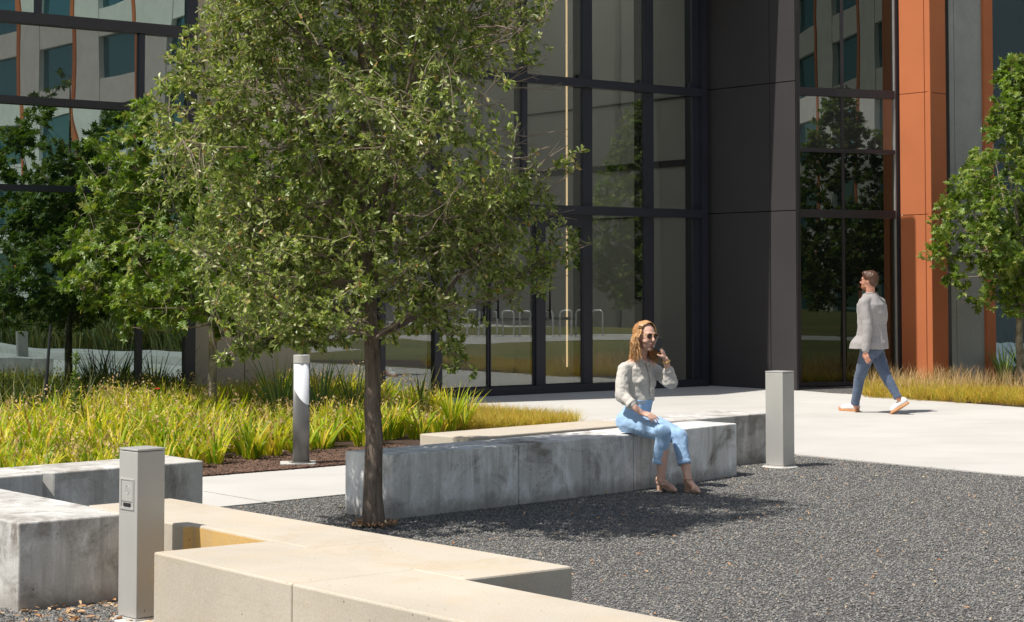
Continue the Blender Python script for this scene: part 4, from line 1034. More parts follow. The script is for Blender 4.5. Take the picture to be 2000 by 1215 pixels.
# red flower
fl = PD(308, 760, 18.2)
fe = empty('red_flower', (fl.x, fl.y, 0), 'small single red flower standing above the yellow grass', 'flower')
MB().tube([V((fl.x, fl.y, 0)), V((fl.x + .01, fl.y, fl.z))], 0.003, 5).build('stem', M['spiky'], fe)
MR = simple('red_petal', (0.75, 0.03, 0.03), 0.5); mbf = MB()
for k in range(6): an_ = k * math.pi / 3; mbf.ell(fl + V((math.cos(an_) * .012, math.sin(an_) * .012, 0.004)), [V((math.cos(an_), math.sin(an_), .3)) * 0.014, V((-math.sin(an_), math.cos(an_), 0)) * 0.009, V((0, 0, 0.006))], 8, 5)
mbf.build('petal', MR, fe, smooth=True)

# mirrored planting mass opposite the left window
mp = [XY(mirror(left, P(x, y))) for x, y in [(-250, 656), (370, 694), (370, 650), (-250, 630)]]
co = scatter(mp, 1500, r, 0.4)
mo, _, _ = blades('tall_grass', co, 26, 1.15, 0.04, 0.3, 0.35, r, 3, 0.3)
tag(link('tall_grass', mo, M['grass_dark']), 'tall dry ornamental grass mass mirrored in the left window', 'ornamental grass', kind='stuff')

# ---- loose stones and litter
def stones(name, poly, n, s0, s1, mat, label, flat=0.7, zz=-0.008):
    pts = scatter(poly, n, r); n = len(pts)
    d = np.array([(1, 0, 0), (0, 1, 0), (-1, 0, 0), (0, -1, 0), (0, 0, 1), (0, 0, -1)], float)
    F_ = [(0, 1, 4), (1, 2, 4), (2, 3, 4), (3, 0, 4), (1, 0, 5), (2, 1, 5), (3, 2, 5), (0, 3, 5)]
    s = r.uniform(s0, s1, n)[:, None, None] * r.uniform(0.55, 1.15, (n, 6, 1)); an = r.uniform(0, 6.28, n); c, s_ = np.cos(an)[:, None], np.sin(an)[:, None]
    v = d[None] * s; v[:, :, 2] *= flat; tilt = r.normal(size=(n, 1)) * 0.5; x = v[:, :, 0] * c - v[:, :, 1] * s_; y = v[:, :, 0] * s_ + v[:, :, 1] * c; z = v[:, :, 2] + x * tilt
    v = np.stack([x + pts[:, 0:1], y + pts[:, 1:2], z + zz], -1)
    f = (np.array(F_)[None] + (np.arange(n) * 6)[:, None, None]).reshape(-1, 3)
    o = link(name, npmesh(name, v.reshape(-1, 3), f), M[mat]); tag(o, label, 'gravel' if mat == 'stone' else 'leaf litter', kind='stuff'); return o
vis = [XY(P(430, 990)), XY(P(673, 966)), XY(P(1553, 888)), XY(P(2060, 936)), XY(P(2060, 1240)), XY(P(1350, 1240)), XY(P(900, 1130))]
stones('gravel_stones', vis, 110000, 0.005, 0.010, 'stone', 'loose dark crushed stones covering the gravel yard')
vl = [XY(P(-30, 1150)), XY(P(240, 1120)), XY(P(330, 1240)), XY(P(-30, 1240))]
stones('gravel_stones', vl, 9000, 0.005, 0.011, 'stone', 'loose dark crushed stones at the lower left corner')
def litter(name, poly, n, s0, s1, label):
    pts = scatter(poly, n, r); n = len(pts); p3 = np.c_[pts, np.full(n, 0.008)]
    ax_ = r.normal(size=(n, 3)); ax_[:, 2] *= 0.25; nn = r.normal(size=(n, 3)) * 0.35 + np.array([0, 0, 1.0])
    o = link(name, leaves_mesh(name, p3, ax_, nn, r.uniform(s0, s1, n), OAK_T, OAK_F), M['litter']); tag(o, label, 'leaf litter', kind='stuff')
litter('leaf_litter', vis, 900, 0.012, 0.035, 'scattered tiny dry leaves over the gravel yard')
litter('leaf_litter', vl, 420, 0.02, 0.06, 'brown dry leaves in the lower left gravel corner')
bl = [XY(mulA - md * 0.3), XY(mulA + md * 0.1), XY(mulB), XY(mulB + V((-.4, .9, 0))), XY(mulA + V((-.3, .6, 0)))]
stones('bark_chips', [XY(mulA - md * 0.5), XY(mulB + md * 1.5), XY(mulB + md * 1.2 + V((-.6, 1.2, 0))), XY(mulA + V((-.8, 1.0, 0)))], 9000, 0.010, 0.028, 'mulchchip', 'brown bark chips along the front of the grass bed', 0.4, 0.014) if 'mulchchip' in M else None
def anchor_ring():
    p3 = [(tb.x + math.cos(a) * q, tb.y + math.sin(a) * q) for a, q in zip(r.uniform(0, 6.28, 260), r.uniform(0.05, 0.16, 260))]
    pts = np.array(p3); n = len(pts); ax_ = r.normal(size=(n, 3)); ax_[:, 2] = abs(ax_[:, 2]) * .4
    o = link('leaf_litter', leaves_mesh('leaf_litter', np.c_[pts, np.full(n, 0.012)], ax_, r.normal(size=(n, 3)) * .5 + np.array([0, 0, 1.0]), r.uniform(0.02, 0.045, n), OAK_T, OAK_F), M['litter']); tag(o, 'dry leaves piled around the live oak trunk base', 'leaf litter', kind='stuff')
anchor_ring()
# ------------------------------------------------------------------ people
def loft(mb, rings, n=28, p=2.3):
    """rings: (center, side vector, depth vector); superellipse section"""
    v, f = [], []
    for c, a, b in rings:
        for k in range(n):
            t = 2 * math.pi * k / n; ct, st_ = math.cos(t), math.sin(t)
            x = math.copysign(abs(ct) ** (2 / p), ct); y = math.copysign(abs(st_) ** (2 / p), st_)
            v.append(V(c) + V(a) * x + V(b) * y)
    for i in range(len(rings) - 1):
        for k in range(n): f.append((i * n + k, i * n + (k + 1) % n, (i + 1) * n + (k + 1) % n, (i + 1) * n + k))
    f.append(tuple(range(n - 1, -1, -1))); m = (len(rings) - 1) * n; f.append(tuple(range(m, m + n)))
    return mb.add(v, f)
def cloth(name, c, var=0.1, rough=0.85, weave=600, wrk=0.5):
    t = NT(name); t.col(t.ramp(t.noise(9, 4), [(0.3, tuple(x * (1 - var) for x in c)), (0.7, tuple(min(1, x * (1 + var)) for x in c))]))
    h = t.math('ADD', t.math('MULTIPLY', t.noise(weave, 2), 0.06), t.noise((26, 26, 14), 3, 0.5, 0.6))
    t.bump(h, wrk, 0.012); t.b.inputs['Sheen Weight'].default_value = 0.2; return t.set(rough, 0, 0.2)
def skin_mat(name, c):
    t = NT(name); t.col(t.ramp(t.noise(35, 4), [(0.3, tuple(x * 0.92 for x in c)), (0.7, tuple(x * 1.06 for x in c))]))
    t.b.inputs['Subsurface Weight'].default_value = 0.12; t.b.inputs['Subsurface Radius'].default_value = (0.012, 0.005, 0.003); t.b.inputs['Subsurface Scale'].default_value = 1.0
    return t.set(0.48, 0, 0.4)
def hair_mat(name, stops):
    t = NT(name); g = t.node('ShaderNodeNewGeometry'); c = t.ramp(g.outputs['Random Per Island'], stops)
    c = t.mix(1.0, c, t.ramp(t.noise((60, 60, 12), 3), [(0.3, 0.75), (0.7, 1.25)]), 'MULTIPLY'); t.col(c); return t.set(0.42, 0, 0.5)
M['skin_w'] = skin_mat('fair_skin', (0.72, 0.44, 0.34)); M['skin_m'] = skin_mat('reddish_fair_skin', (0.60, 0.29, 0.20))
M['blouse'] = cloth('off_white_blouse_cloth', (0.60, 0.565, 0.52), 0.05); M['trouser_w'] = cloth('light_blue_trouser_cloth', (0.34, 0.51, 0.74), 0.10)
M['jacket'] = cloth('light_grey_jacket_cloth', (0.33, 0.31, 0.305), 0.06, wrk=0.35); M['trouser_m'] = cloth('slate_blue_trouser_cloth', (0.085, 0.115, 0.175), 0.15)
M['hair_w'] = hair_mat('strawberry_blonde_hair', [(0, (0.26, 0.11, 0.04)), (0.5, (0.50, 0.26, 0.10)), (1, (0.72, 0.46, 0.22))])
M['hair_wroot'] = hair_mat('auburn_hair', [(0, (0.34, 0.15, 0.055)), (1, (0.46, 0.23, 0.09))])
M['hair_m'] = hair_mat('short_brown_hair', [(0, (0.045, 0.018, 0.010)), (1, (0.10, 0.042, 0.022))])
M['shoe_w'] = simple('nude_leather', (0.66, 0.42, 0.31), 0.4, 0, 0.04); M['shoe_white'] = simple('white_sneaker', (0.80, 0.80, 0.80), 0.5, 0, 0.03)
M['gum'] = simple('tan_rubber_sole', (0.55, 0.27, 0.12), 0.6); M['lenses'] = simple('brown_sunglass_lens', (0.07, 0.025, 0.018), 0.12)
M['gold'] = simple('gold_metal', (0.75, 0.50, 0.18), 0.3, 0.9); M['lips'] = simple('lip_red', (0.50, 0.13, 0.12), 0.4); M['teeth'] = simple('teeth', (0.8, 0.78, 0.72), 0.3)
M['button'] = simple('shirt_button', (0.7, 0.68, 0.62), 0.4); M['beard'] = simple('red_brown_beard', (0.30, 0.12, 0.06), 0.8, 0, 0.2, 60)

def head(mb, c, F, S, U, s=1.0):
    def q(f, l, u): return c + F * f * s + S * l * s + U * u * s
    E = lambda f, l, u, a, b, d: mb.ell(q(f, l, u), [F * a * s, S * b * s, U * d * s], 24, 16)
    E(-0.012, 0, 0.028, 0.096, 0.075, 0.092); E(0.030, 0, 0.005, 0.062, 0.062, 0.075); E(0.030, 0, -0.050, 0.054, 0.050, 0.055)
    E(0.066, 0, -0.088, 0.022, 0.024, 0.018); E(0.050, 0.032, -0.026, 0.034, 0.028, 0.028); E(0.050, -0.032, -0.026, 0.034, 0.028, 0.028)
    mb.cap(q(0.086, 0, 0.018), q(0.108, 0, -0.016), 0.007 * s, 0.010 * s); E(0.104, 0, -0.022, 0.012, 0.015, 0.008)
    E(0.066, 0, 0.034, 0.024, 0.050, 0.014); E(0.081, 0, -0.050, 0.014, 0.026, 0.008); E(0.080, 0, -0.061, 0.013, 0.021, 0.007)
    for sg in (1, -1): E(-0.006, sg * 0.073, -0.004, 0.018, 0.008, 0.029)
    return q
def hand(mb, w, D, N, Tm, curl, s=1.0, spread=1.0, thumb=0.5):
    """w wrist, D towards the fingers, N back-of-hand normal, Tm thumb side"""
    offs = [0.029, 0.010, -0.009, -0.026]; L0 = [0.042, 0.047, 0.043, 0.034]; kn = [0.080, 0.084, 0.080, 0.073]
    for i, o in enumerate(offs):
        k = w + D * kn[i] * s + Tm * o * s
        mb.cap(w + Tm * o * 0.6 * s + D * 0.008, k, 0.0145 * s, 0.0115 * s, 10)
        d = (D + Tm * o * 3.0 * spread).normalized(); p = k; rr = 0.0092 * s
        for j, fr in enumerate((1.0, 0.62, 0.48)):
            a = curl[i] * (0.8 + 0.25 * j); d = (d * math.cos(a) - N * math.sin(a)).normalized(); N2 = N
            e = p + d * L0[i] * fr * s; mb.cap(p, e, rr, rr * 0.90, 10); p = e; rr *= 0.90
    mb.ell(w + D * 0.045 * s, [D * 0.045 * s, Tm * 0.034 * s, N * 0.014 * s], 14, 10)
    t0 = w + D * 0.022 * s + Tm * 0.022 * s; t1 = t0 + (D * 0.6 + Tm * 0.7 - N * thumb * 0.5).normalized() * 0.038 * s; t2 = t1 + (D * 0.85 + Tm * 0.25 - N * thumb).normalized() * 0.034 * s
    mb.cap(t0, t1, 0.0135 * s, 0.0115 * s, 10); mb.cap(t1, t2, 0.0112 * s, 0.009 * s, 10)

# ---------------- seated woman
Z = V((0, 0, 1)); F = V((0.76, -0.65, 0)); S = Z.cross(F)   # S: her left
pel = PD(1236, 822, 15.10); pel.z = BH + 0.10
wom = empty('person', (pel.x, pel.y, BH), 'seated woman, wavy blonde hair, off-white blouse, light blue trousers, phone at her ear', 'person')
hipR, hipL = pel - S * 0.085, pel + S * 0.085
knR, knL = PD(1296, 847, 14.76), PD(1327, 852, 14.89)
anR, anL = PD(1291, 938, 14.78), PD(1344, 934, 14.80)
ftR, ftL = P(1291, 957), P(1344, 959)
waist = PD(1251, 780, 15.10); chest = PD(1247, 738, 15.12); nb = PD(1250, 702, 15.13); neck = PD(1257, 693, 15.10)
shR, shL = PD(1219, 721, 15.00), PD(1279, 721, 15.24)
elR, wrR = PD(1214, 773, 14.93), PD(1252, 806, 14.80)
elL, wrL = PD(1310, 745, 15.06), PD(1300, 702, 15.00)
hc = PD(1260, 659, 15.06)
hF = (F + V((-0.12, -0.22, -0.05))).normalized(); hU = (Z + F * 0.04 + S * 0.04).normalized(); hS = hU.cross(hF).normalized(); hF = hS.cross(hU)
b = MB(); q = head(b, hc, hF, hS, hU, 1.02)
b.cap(nb - Z * 0.02, hc - hU * 0.055 - hF * 0.018, 0.050, 0.046)
b.chain([nb - Z * 0.05, chest, waist, pel], [0.085, 0.10, 0.085, 0.10])
b.cap(shR, nb, 0.045, 0.045); b.cap(shL, nb, 0.045, 0.045)
b.chain([shR, elR, wrR], [0.042, 0.034, 0.024]); b.chain([shL, elL, wrL], [0.042, 0.034, 0.024])
b.chain([hipR, knR, lerp(knR, anR, 0.35), anR], [0.075, 0.050, 0.050, 0.031]); b.chain([hipL, knL, lerp(knL, anL, 0.35), anL], [0.075, 0.050, 0.050, 0.031])
def foot(mb, an, heel, D, hh):
    ball = heel + D * 0.165; ball.z = 0.034; hl = heel + D * 0.02; hl.z = hh
    mb.cap(an, hl + Z * 0.028, 0.031, 0.028); mb.cap(hl + Z * 0.024, ball, 0.027, 0.026); mb.cap(ball - D * 0.01, ball + D * 0.055 - Z * 0.008, 0.028, 0.017); mb.cap(an - Z * 0.02 + D * 0.01, ball + Z * 0.008, 0.028, 0.022)
    return hl, ball
dR = (P(1333, 964) - P(1287, 956)).normalized(); dL = (P(1376, 966) - P(1341, 957)).normalized()
hlR, blR = foot(b, anR, ftR - dR * 0.035, dR, 0.06); hlL, blL = foot(b, anL, ftL - dL * 0.035, dL, 0.06)
# right hand resting on the thigh
hD = (PD(1281, 815, 14.74) - wrR).normalized(); hN = (Z * 0.9 - F * 0.1 - S * 0.35); hN = (hN - hD * hN.dot(hD)).normalized(); hT = hD.cross(hN); hT = hT if hT.dot(S) > 0 else -hT
hand(b, wrR, hD, hN, hT, [0.25, 0.38, 0.48, 0.55], 0.90)
# left hand round the phone
pc = PD(1286, 674, 14.97)
pU = (PD(1289, 662, 15.03) - PD(1279, 690, 14.99)).normalized(); pN = V((0.30, -0.92, -0.05)); pN = (pN - pU * pN.dot(pU)).normalized(); pW = pU.cross(pN)
lD = (PD(1285, 663, 14.99) - wrL).normalized(); lN = V((0.85, -0.25, 0)); lN = (lN - lD * lN.dot(lD)).normalized(); lT = lD.cross(lN); lT = lT if lT.dot(V((-1, -0.3, 0))) > 0 else -lT
hand(b, wrL, lD, lN, lT, [0.42, 0.45, 0.48, 0.52], 0.90, 1.0, 0.8)
body = b.remesh('body', M['skin_w'], wom, 0.0050, 2)
# blouse
m = MB()
loft(m, [(lerp(waist, pel, 0.35), S * 0.112, F * 0.085), (waist - Z * 0.0, S * 0.124, F * 0.096), (lerp(waist, chest, .5), S * 0.138, F * 0.102), (chest, S * 0.158, F * 0.108), (lerp(chest, nb, .55), S * 0.160, F * 0.092), (lerp(chest, nb, .86), S * 0.105, F * 0.070), (nb + Z * 0.012, S * 0.058, F * 0.056)])
for sg in (1, -1): m.ell(lerp(chest, waist, .20) + F * 0.064 + S * 0.060 * sg, [F * 0.050, S * 0.062, Z * 0.066], 16, 12)
m.cap(shR, lerp(nb, shR, .25) - Z * 0.02, 0.052, 0.05); m.cap(shL, lerp(nb, shL, .25) - Z * 0.02, 0.052, 0.05)
cuR = lerp(elR, wrR, 0.52); cuL = lerp(elL, wrL, 0.45)
m.chain([shR, lerp(shR, elR, .5) - F * 0.006, elR, cuR], [0.054, 0.053, 0.056, 0.043]); m.chain([shL, lerp(shL, elL, .5) - Z * 0.012, elL - Z * 0.004, cuL], [0.052, 0.056, 0.062, 0.047])
# rolled cuffs
for (a_, b_, w_) in ((elR, wrR, 0.56), (elL, wrL, 0.50)):
    c0 = lerp(a_, b_, w_ - 0.14); c1_ = lerp(a_, b_, w_); m.tube([c0, c1_], [0.047, 0.050], 18)
m.remesh('blouse', M['blouse'], wom, 0.0055, 3, [(0.045, 0.014), (0.14, 0.013)])
# collar, placket and buttons
cm_ = MB(); ring = []
cb = nb + Z * 0.022
for k in range(15): t = math.radians(-150 + 300 * k / 14); ring.append(cb + F * 0.058 * math.cos(t) + S * 0.060 * math.sin(t) - Z * (0.055 * max(0, math.cos(t)) ** 2) + F * 0.03 * max(0, math.cos(t)) ** 2)
cm_.tube(ring, [0.011] * 15, 8)
fr0 = nb + F * 0.088 - Z * 0.035; fr1 = lerp(nb, chest, .9) + F * 0.118
cm_.chain([fr0 + S * 0.020, fr1 + S * 0.006], [0.011, 0.007]); cm_.chain([fr0 - S * 0.022 + Z * .012, fr1 - S * 0.004], [0.011, 0.007]); cm_.ell(fr1 + F * 0.004, [F * 0.010, S * 0.018, Z * 0.013])
fr2 = waist + F * 0.098 + Z * 0.015; cm_.chain([fr1, lerp(chest, waist, .3) + F * 0.124, fr2], [0.008, 0.008, 0.007])
cm_.remesh('collar', M['blouse'], wom, 0.0035, 1)
for t in (0.25, 0.55, 0.85): MB().ell(lerp(fr1, fr2, t) + F * (0.012 + 0.016 * math.sin(t * 3.14)), [F * 0.003, S * 0.005, Z * 0.005], 8, 6).build('button', M['button'], wom, smooth=True)
# trousers
m = MB()
loft(m, [(pel - Z * 0.085 + F * 0.03, S * 0.14, F * 0.10), (pel - Z * 0.03 + F * .01, S * 0.150, F * 0.105), (pel + Z * 0.03 + F * .01, S * 0.146, F * 0.100), (lerp(pel, waist, .55), S * 0.138, F * 0.102), (lerp(pel, waist, .88), S * 0.120, F * 0.092), (waist - Z * 0.006, S * 0.117, F * 0.090)])
cR, cL = PD(1289, 893, 14.78), PD(1335, 895, 14.83)
for h_, k_, c_ in ((hipR, knR, cR), (hipL, knL, cL)):
    m.chain([h_ + F * 0.02, lerp(h_, k_, .5) + Z * 0.005, k_, lerp(k_, c_, .5), c_], [0.088, 0.083, 0.066, 0.060, 0.054])
m.chain([hipR, hipL], [0.092, 0.092])
for c_, k_ in ((cR, knR), (cL, knL)): d_ = (c_ - k_).normalized(); m.tube([c_ + d_ * 0.025, c_ + d_ * 0.052], [0.056, 0.056], 20)
m.remesh('trousers', M['trouser_w'], wom, 0.0055, 4, [(0.05, 0.009), (0.14, 0.010)])
MB().tube([waist - Z * 0.008 + S * 0.119 * math.cos(a) + F * 0.092 * math.sin(a) for a in np.linspace(0, 2 * math.pi, 25)], 0.010, 8, False).build('waistband', M['trouser_w'], wom, smooth=True)
# hair
def skull(phi, th): # th from the crown, phi around from the face
    return hc + hU * (0.030 + 0.106 * math.cos(th)) + hF * (-0.018 + 0.106 * math.sin(th) * math.cos(phi)) + hS * (0.087 * math.sin(th) * math.sin(phi))
m = MB(); m.ell(hc - hF * 0.030 + hU * 0.040, [hF * 0.096, hS * 0.082, hU * 0.093], 26, 18)
m.ell(hc - hF * 0.060 - hU * 0.03, [hF * 0.055, hS * 0.076, hU * 0.09], 20, 14)
m.cap(hc - hF * 0.055 - hU * 0.05, nb - hF * 0.058 + Z * 0.0, 0.066, 0.058)
for sg in (1, -1): m.chain([hc + hS * sg * 0.066 - hF * 0.035, hc + hS * sg * 0.078 - hU * 0.09 - hF * 0.025, hc + hS * sg * 0.088 - hU * 0.14 - hF * 0.005], [0.024, 0.028, 0.020])
m.remesh('hair', M['hair_wroot'], wom, 0.005, 4, [(0.02, 0.008)])
hr = random.Random(4); segs = []
for k in range(620):
    sg = 1 if k % 2 else -1; ph0 = hr.uniform(0.12, 2.9); lenh = hr.uniform(0.13, 0.24); wv = hr.uniform(0, 6.28); amp = hr.uniform(0.009, 0.022)
    ff = 0.084 - 0.167 * (ph0 / 2.9); pts = []
    for j in range(6):
        th = 0.0 + 0.314 * j; x = math.sin(th) * 0.083 * sg; sc_ = max(0.55, math.cos((ph0 - 1.2) * 0.55))
        y = -0.018 + (ff + 0.018) * (0.80 + 0.20 * math.sin(min(th, 1.57))) - 0.012 * j * (ph0 < 0.7)
        pts.append(hc + hU * (0.032 + 0.107 * math.cos(th) * (1 - 0.25 * abs(y) / 0.1)) + hS * x * sc_ + hF * y)
    p0 = pts[-1]; n_ = 9; off = hr.uniform(-0.012, 0.022)
    fw = 0.045 if ph0 < 0.9 else 0.0
    for j in range(1, n_ + 1):
        t = j / n_; w_ = math.sin(wv + t * 9.0) * amp * (0.4 + t)
        pts.append(p0 - hU * lenh * t + hS * sg * (0.018 * math.sin(t * 2.6) + off * t + w_ * 0.6) + hF * (w_ - 0.010 + fw * t - 0.02 * math.sin(3.1 * t) * (ph0 < 0.9)))
    rd = hr.uniform(0.0018, 0.0042); segs.append((np.array([tuple(x) for x in pts]), np.array([rd * 0.9] * 6 + [rd * (1 - 0.75 * (j / n_) ** 3) for j in range(1, n_ + 1)])))
link('hair_strand', tubes_mesh('hair_strand', segs, 5), M['hair_w'], wom)
# sunglasses
sg_ = MB()
for s1_ in (1, -1): sg_.ell(q(0.089, s1_ * 0.032, 0.014), [(hF * 0.006 - hS * s1_ * 0.003), hS * 0.027, hU * 0.023], 16, 10)
gl_ = sg_.build('sunglasses', M['lenses'], wom, smooth=True)
fr_ = MB(); fr_.tube([q(0.095, -0.008, 0.020), q(0.098, 0, 0.023), q(0.095, 0.008, 0.020)], 0.002, 6)
for s1_ in (1, -1):
    fr_.tube([q(0.082, s1_ * 0.060, 0.022), q(0.060, s1_ * 0.073, 0.022), q(-0.005, s1_ * 0.081, 0.012)], 0.0022, 6)
    fr_.tube([q(0.093, s1_ * 0.032, 0.014) + hS * 0.0275 * math.cos(a) + hU * 0.0235 * math.sin(a) for a in np.linspace(0, 2 * math.pi, 17)], 0.0011, 5, False)
fr_.build('frame', M['gold'], gl_, smooth=True)
MB().ell(q(0.0895, 0, -0.0505), [hF * 0.007, hS * 0.024, hU * 0.0050], 14, 8).ell(q(0.0885, 0, -0.0615), [hF * 0.0075, hS * 0.020, hU * 0.0055], 14, 8).build('lips', M['lips'], wom, smooth=True)
MB().ell(q(0.0925, 0, -0.0560), [hF * 0.0045, hS * 0.019, hU * 0.0032], 14, 8).build('teeth', M['teeth'], wom, smooth=True)
MB().ell(q(-0.004, -0.083, -0.038), [hF * 0.006, hS * 0.006, hU * 0.007], 10, 8).build('earring', M['gold'], wom, smooth=True)
wd_ = (wrL - elL).normalized(); wa = wd_.orthogonal().normalized(); wb = wd_.cross(wa)
MB().tube([lerp(elL, wrL, .90) + wa * 0.030 * math.cos(a) + wb * 0.030 * math.sin(a) for a in np.linspace(0, 2 * math.pi, 21)], 0.0065, 8, False).build('bracelet', M['gold'], wom, smooth=True)
# heeled shoes
for hl_, bl_, D_, an_ in ((hlR, blR, dR, anR), (hlL, blL, dL, anL)):
    side_ = Z.cross(D_); sh_ = MB()
    sh_.chain([hl_ + Z * 0.004, lerp(hl_, bl_, .5) - Z * 0.020 + Z * 0.006], [0.0285, 0.019]); sh_.chain([lerp(hl_, bl_, .5) - Z * 0.014, bl_ - Z * 0.015, bl_ + D_ * 0.075 - Z * 0.019], [0.018, 0.026, 0.012])
    sh_.cap(bl_ + D_ * 0.02 - Z * 0.004, bl_ + D_ * 0.078 - Z * 0.016, 0.030, 0.014); sh_.cap(hl_ - D_ * 0.012 + Z * 0.028, hl_ - D_ * 0.006, 0.029, 0.030)
    shoe = sh_.remesh('shoe', M['shoe_w'], wom, 0.004, 2)
    MB().add([hl_ - D_ * .022 - side_ * .020 + Z * .0, hl_ + D_ * .022 - side_ * .020, hl_ + D_ * .022 + side_ * .020, hl_ - D_ * .022 + side_ * .020] + [V((p.x, p.y, -0.012)) for p in (hl_ - D_ * .018 - side_ * .016, hl_ + D_ * .014 - side_ * .016, hl_ + D_ * .014 + side_ * .016, hl_ - D_ * .018 + side_ * .016)], [(0, 1, 2, 3), (7, 6, 5, 4), (0, 4, 5, 1), (1, 5, 6, 2), (2, 6, 7, 3), (3, 7, 4, 0)]).build('heel', M['shoe_w'], shoe, bevel=0.003)
    MB().tube([an_ - Z * 0.004 + D_ * 0.037 * math.cos(a) + side_ * 0.035 * math.sin(a) for a in np.linspace(0, 2 * math.pi, 21)], 0.0045, 8, False).chain([an_ - Z * .01 - D_ * .034, hl_ + Z * .045 - D_ * .03], [0.006, 0.006]).build('ankle_strap', M['shoe_w'], shoe, smooth=True)
# phone
ph = MB().box(pc - pW * 0.033 - pU * 0.050 - pN * 0.0045, pW * 0.066, pU * 0.108, pN * 0.009).build('smartphone', M['black'], None, bevel=0.006, seg=3)
tag(ph, 'black smartphone held to the ear of the seated woman', 'phone')

# ---------------- walking man
F = V((-0.76, 0.65, 0)); S = Z.cross(F)   # his left (towards the camera)
mp_ = PD(1703, 684, 23.62)
man = empty('person', (mp_.x, mp_.y, 0), 'walking man in a light grey jacket, slate blue trousers and white sneakers', 'person')
hpL, hpR = mp_ + S * 0.09, mp_ - S * 0.09
kF, aF = PD(1679, 738, 23.72), PD(1670, 789, 23.80); kB, aB = PD(1729, 732, 23.52), PD(1754, 777, 23.42)
wst, cst, nbm = PD(1703, 655, 23.62), PD(1704, 612, 23.62), PD(1700, 577, 23.60)
mhc = PD(1697, 549, 23.58)
sL_, sR_ = PD(1687, 591, 23.42), PD(1719, 591, 23.84)
eL_, wL_ = PD(1695, 642, 23.36), PD(1690, 686, 23.34); eR_, wR_ = PD(1722, 640, 23.92), PD(1714, 680, 24.0)
mF = (F * 1.0 + V((-0.25, -0.1, 0))).normalized(); mU = Z; mS = mU.cross(mF)
b = MB(); q = head(b, mhc, mF, mS, mU, 1.03)
b.cap(nbm - Z * 0.02, mhc - mU * 0.05 - mF * 0.015, 0.062, 0.058); b.chain([nbm - Z * .04, cst, wst, mp_], [0.10, 0.12, 0.11, 0.11])
b.cap(sL_, nbm, 0.05, 0.05); b.cap(sR_, nbm, 0.05, 0.05); b.chain([sL_, eL_, wL_], [0.05, 0.042, 0.030]); b.chain([sR_, eR_, wR_], [0.05, 0.042, 0.030])
tF = P(1642, 802); hF_ = P(1674, 804); DF = (tF - hF_).normalized(); tB = P(1743, 809)
b.chain([hpL, kF, aF, hF_ + Z * 0.05], [0.085, 0.055, 0.038, 0.036]); b.chain([hpR, kB, aB], [0.085, 0.055, 0.038])
b.cap(hF_ + Z * 0.045, tF + Z * 0.035, 0.032, 0.028)
hB_ = PD(1763, 785, 23.40); b.cap(aB, hB_, 0.036, 0.032); b.cap(hB_, tB + Z * 0.05, 0.032, 0.028)
hd_ = (PD(1694, 704, 23.32) - wL_).normalized(); hn_ = S; hn_ = (hn_ - hd_ * hn_.dot(hd_)).normalized(); ht_ = hd_.cross(hn_); ht_ = ht_ if ht_.dot(F) > 0 else -ht_
hand(b, wL_, hd_, hn_, ht_, [0.35, 0.40, 0.45, 0.5]); hand(b, wR_, V((0, 0, -1)), -S, F, [0.35, 0.4, 0.45, 0.5])
b.remesh('body', M['skin_m'], man, 0.0065, 3)
m = MB()
hem = mp_ - Z * 0.0 + F * 0.0
loft(m, [(PD(1697, 681, 23.62), S * 0.245, F * 0.240), (PD(1698, 668, 23.62), S * 0.240, F * 0.225), (wst, S * 0.215, F * 0.18), (lerp(wst, cst, .5), S * 0.215, F * 0.160), (cst, S * 0.235, F * 0.170), (lerp(cst, nbm, .5), S * 0.240, F * 0.155), (lerp(cst, nbm, .82), S * 0.155, F * 0.115), (nbm + Z * 0.022, S * 0.086, F * 0.086)])
m.cap(sL_ - Z * .0, lerp(nbm, sL_, .3) - Z * .02, 0.068, 0.07); m.cap(sR_, lerp(nbm, sR_, .3) - Z * .02, 0.068, 0.07)
m.chain([sL_, eL_, lerp(eL_, wL_, .93)], [0.070, 0.060, 0.048]); m.chain([sR_, eR_, lerp(eR_, wR_, .93)], [0.070, 0.060, 0.048])
jk = m.remesh('jacket', M['jacket'], man, 0.0075, 4, [(0.10, 0.014)])
MB().tube([nbm + Z * 0.026 + F * 0.078 * math.cos(a) + S * 0.078 * math.sin(a) - Z * (0.05 * max(0, math.cos(a)) ** 2) for a in np.linspace(-2.6, 2.6, 19)], 0.014, 8).build('collar', M['jacket'], jk, smooth=True)
pk = PD(1681, 655, 23.46); MB().box(pk - F * 0.05 - S * 0.06, F * 0.11, S * 0.03, Z * 0.022).build('pocket_flap', M['jacket'], jk, bevel=0.003)
m = MB()
cF, cB = lerp(kF, aF, 0.90), lerp(kB, aB, 0.86)
loft(m, [(mp_ - Z * 0.09, S * 0.13, F * 0.10), (mp_, S * 0.175, F * 0.135), (wst - Z * 0.02, S * 0.165, F * 0.12)])
m.chain([hpL, lerp(hpL, kF, .5), kF, lerp(kF, cF, .4), cF], [0.105, 0.090, 0.070, 0.066, 0.052]); m.chain([hpR, lerp(hpR, kB, .5), kB, lerp(kB, cB, .4), cB], [0.105, 0.090, 0.070, 0.068, 0.052])
for c_, k_ in ((cF, kF), (cB, kB)): d_ = (c_ - k_).normalized(); m.tube([c_, c_ + d_ * 0.05], [0.055, 0.055], 18)
m.remesh('trousers', M['trouser_m'], man, 0.007, 4, [(0.07, 0.012)])
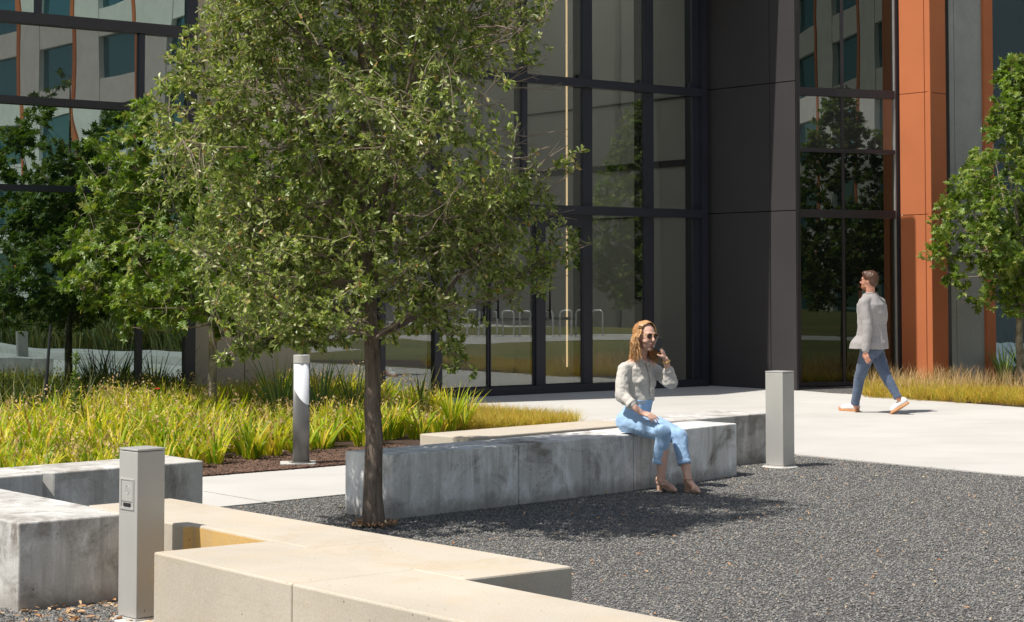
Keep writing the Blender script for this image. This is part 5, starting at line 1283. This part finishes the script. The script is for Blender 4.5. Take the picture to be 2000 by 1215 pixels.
m = MB(); m.ell(mhc - mF * 0.024 + mU * 0.046, [mF * 0.104, mS * 0.088, mU * 0.092], 24, 16); m.ell(mhc - mF * 0.058 - mU * 0.004, [mF * 0.062, mS * 0.079, mU * 0.070], 20, 14); m.ell(mhc + mF * 0.035 + mU * 0.100, [mF * 0.055, mS * 0.060, mU * 0.032])
m.remesh('hair', M['hair_m'], man, 0.005, 2, [(0.012, 0.010)])
MB().ell(q(0.055, 0, -0.075), [mF * 0.045, mS * 0.054, mU * 0.036], 20, 12).remesh('beard', M['beard'], man, 0.005, 1, [(0.01, 0.006)])
g2 = MB()
for s1_ in (1, -1):
    g2.ell(q(0.090, s1_ * 0.032, 0.012), [mF * 0.005, mS * 0.026, mU * 0.020], 14, 8); g2.tube([q(0.084, s1_ * 0.058, 0.018), q(0.055, s1_ * 0.075, 0.018), q(-0.01, s1_ * 0.082, 0.010)], 0.0025, 6)
g2.build('sunglasses', M['black'], man, smooth=True)
def sneaker(h, t, up_, nm):
    D_ = (t - h).normalized(); U_ = (up_ - D_ * up_.dot(D_)).normalized(); L_ = (t - h).length; X_ = D_.cross(U_)
    mm = MB(); mm.chain([h + U_ * 0.062, h + D_ * L_ * .45 + U_ * 0.058, h + D_ * L_ * .85 + U_ * 0.045], [0.043, 0.042, 0.036]); mm.cap(h + U_ * 0.06 + D_ * .02, h + U_ * 0.105 + D_ * .035, 0.044, 0.042)
    so_ = mm.remesh('shoe', M['shoe_white'], man, 0.006, 3)
    ss = MB(); n = 24; v = []
    for z_ in (0.0, 0.026):
        for k in range(n):
            a = 2 * math.pi * k / n; cx = L_ * 0.47; w_ = 0.044 + 0.006 * math.cos(a)
            v.append(h + D_ * (cx + (L_ * 0.5 + 0.035) * math.copysign(abs(math.cos(a)) ** .8, math.cos(a))) + X_ * w_ * math.copysign(abs(math.sin(a)) ** .75, math.sin(a)) + U_ * z_)
    ss.add(v, [tuple(range(n - 1, -1, -1)), tuple(range(n, 2 * n))] + [(k, (k + 1) % n, n + (k + 1) % n, n + k) for k in range(n)])
    ss.build('sole', M['gum'], so_, bevel=0.004)
sneaker(hF_, tF, Z, 'f')
hbs = PD(1771, 791, 23.38); sneaker(hbs, tB + Z * 0.005, V((-0.7, 0.45, 0.75)), 'b')
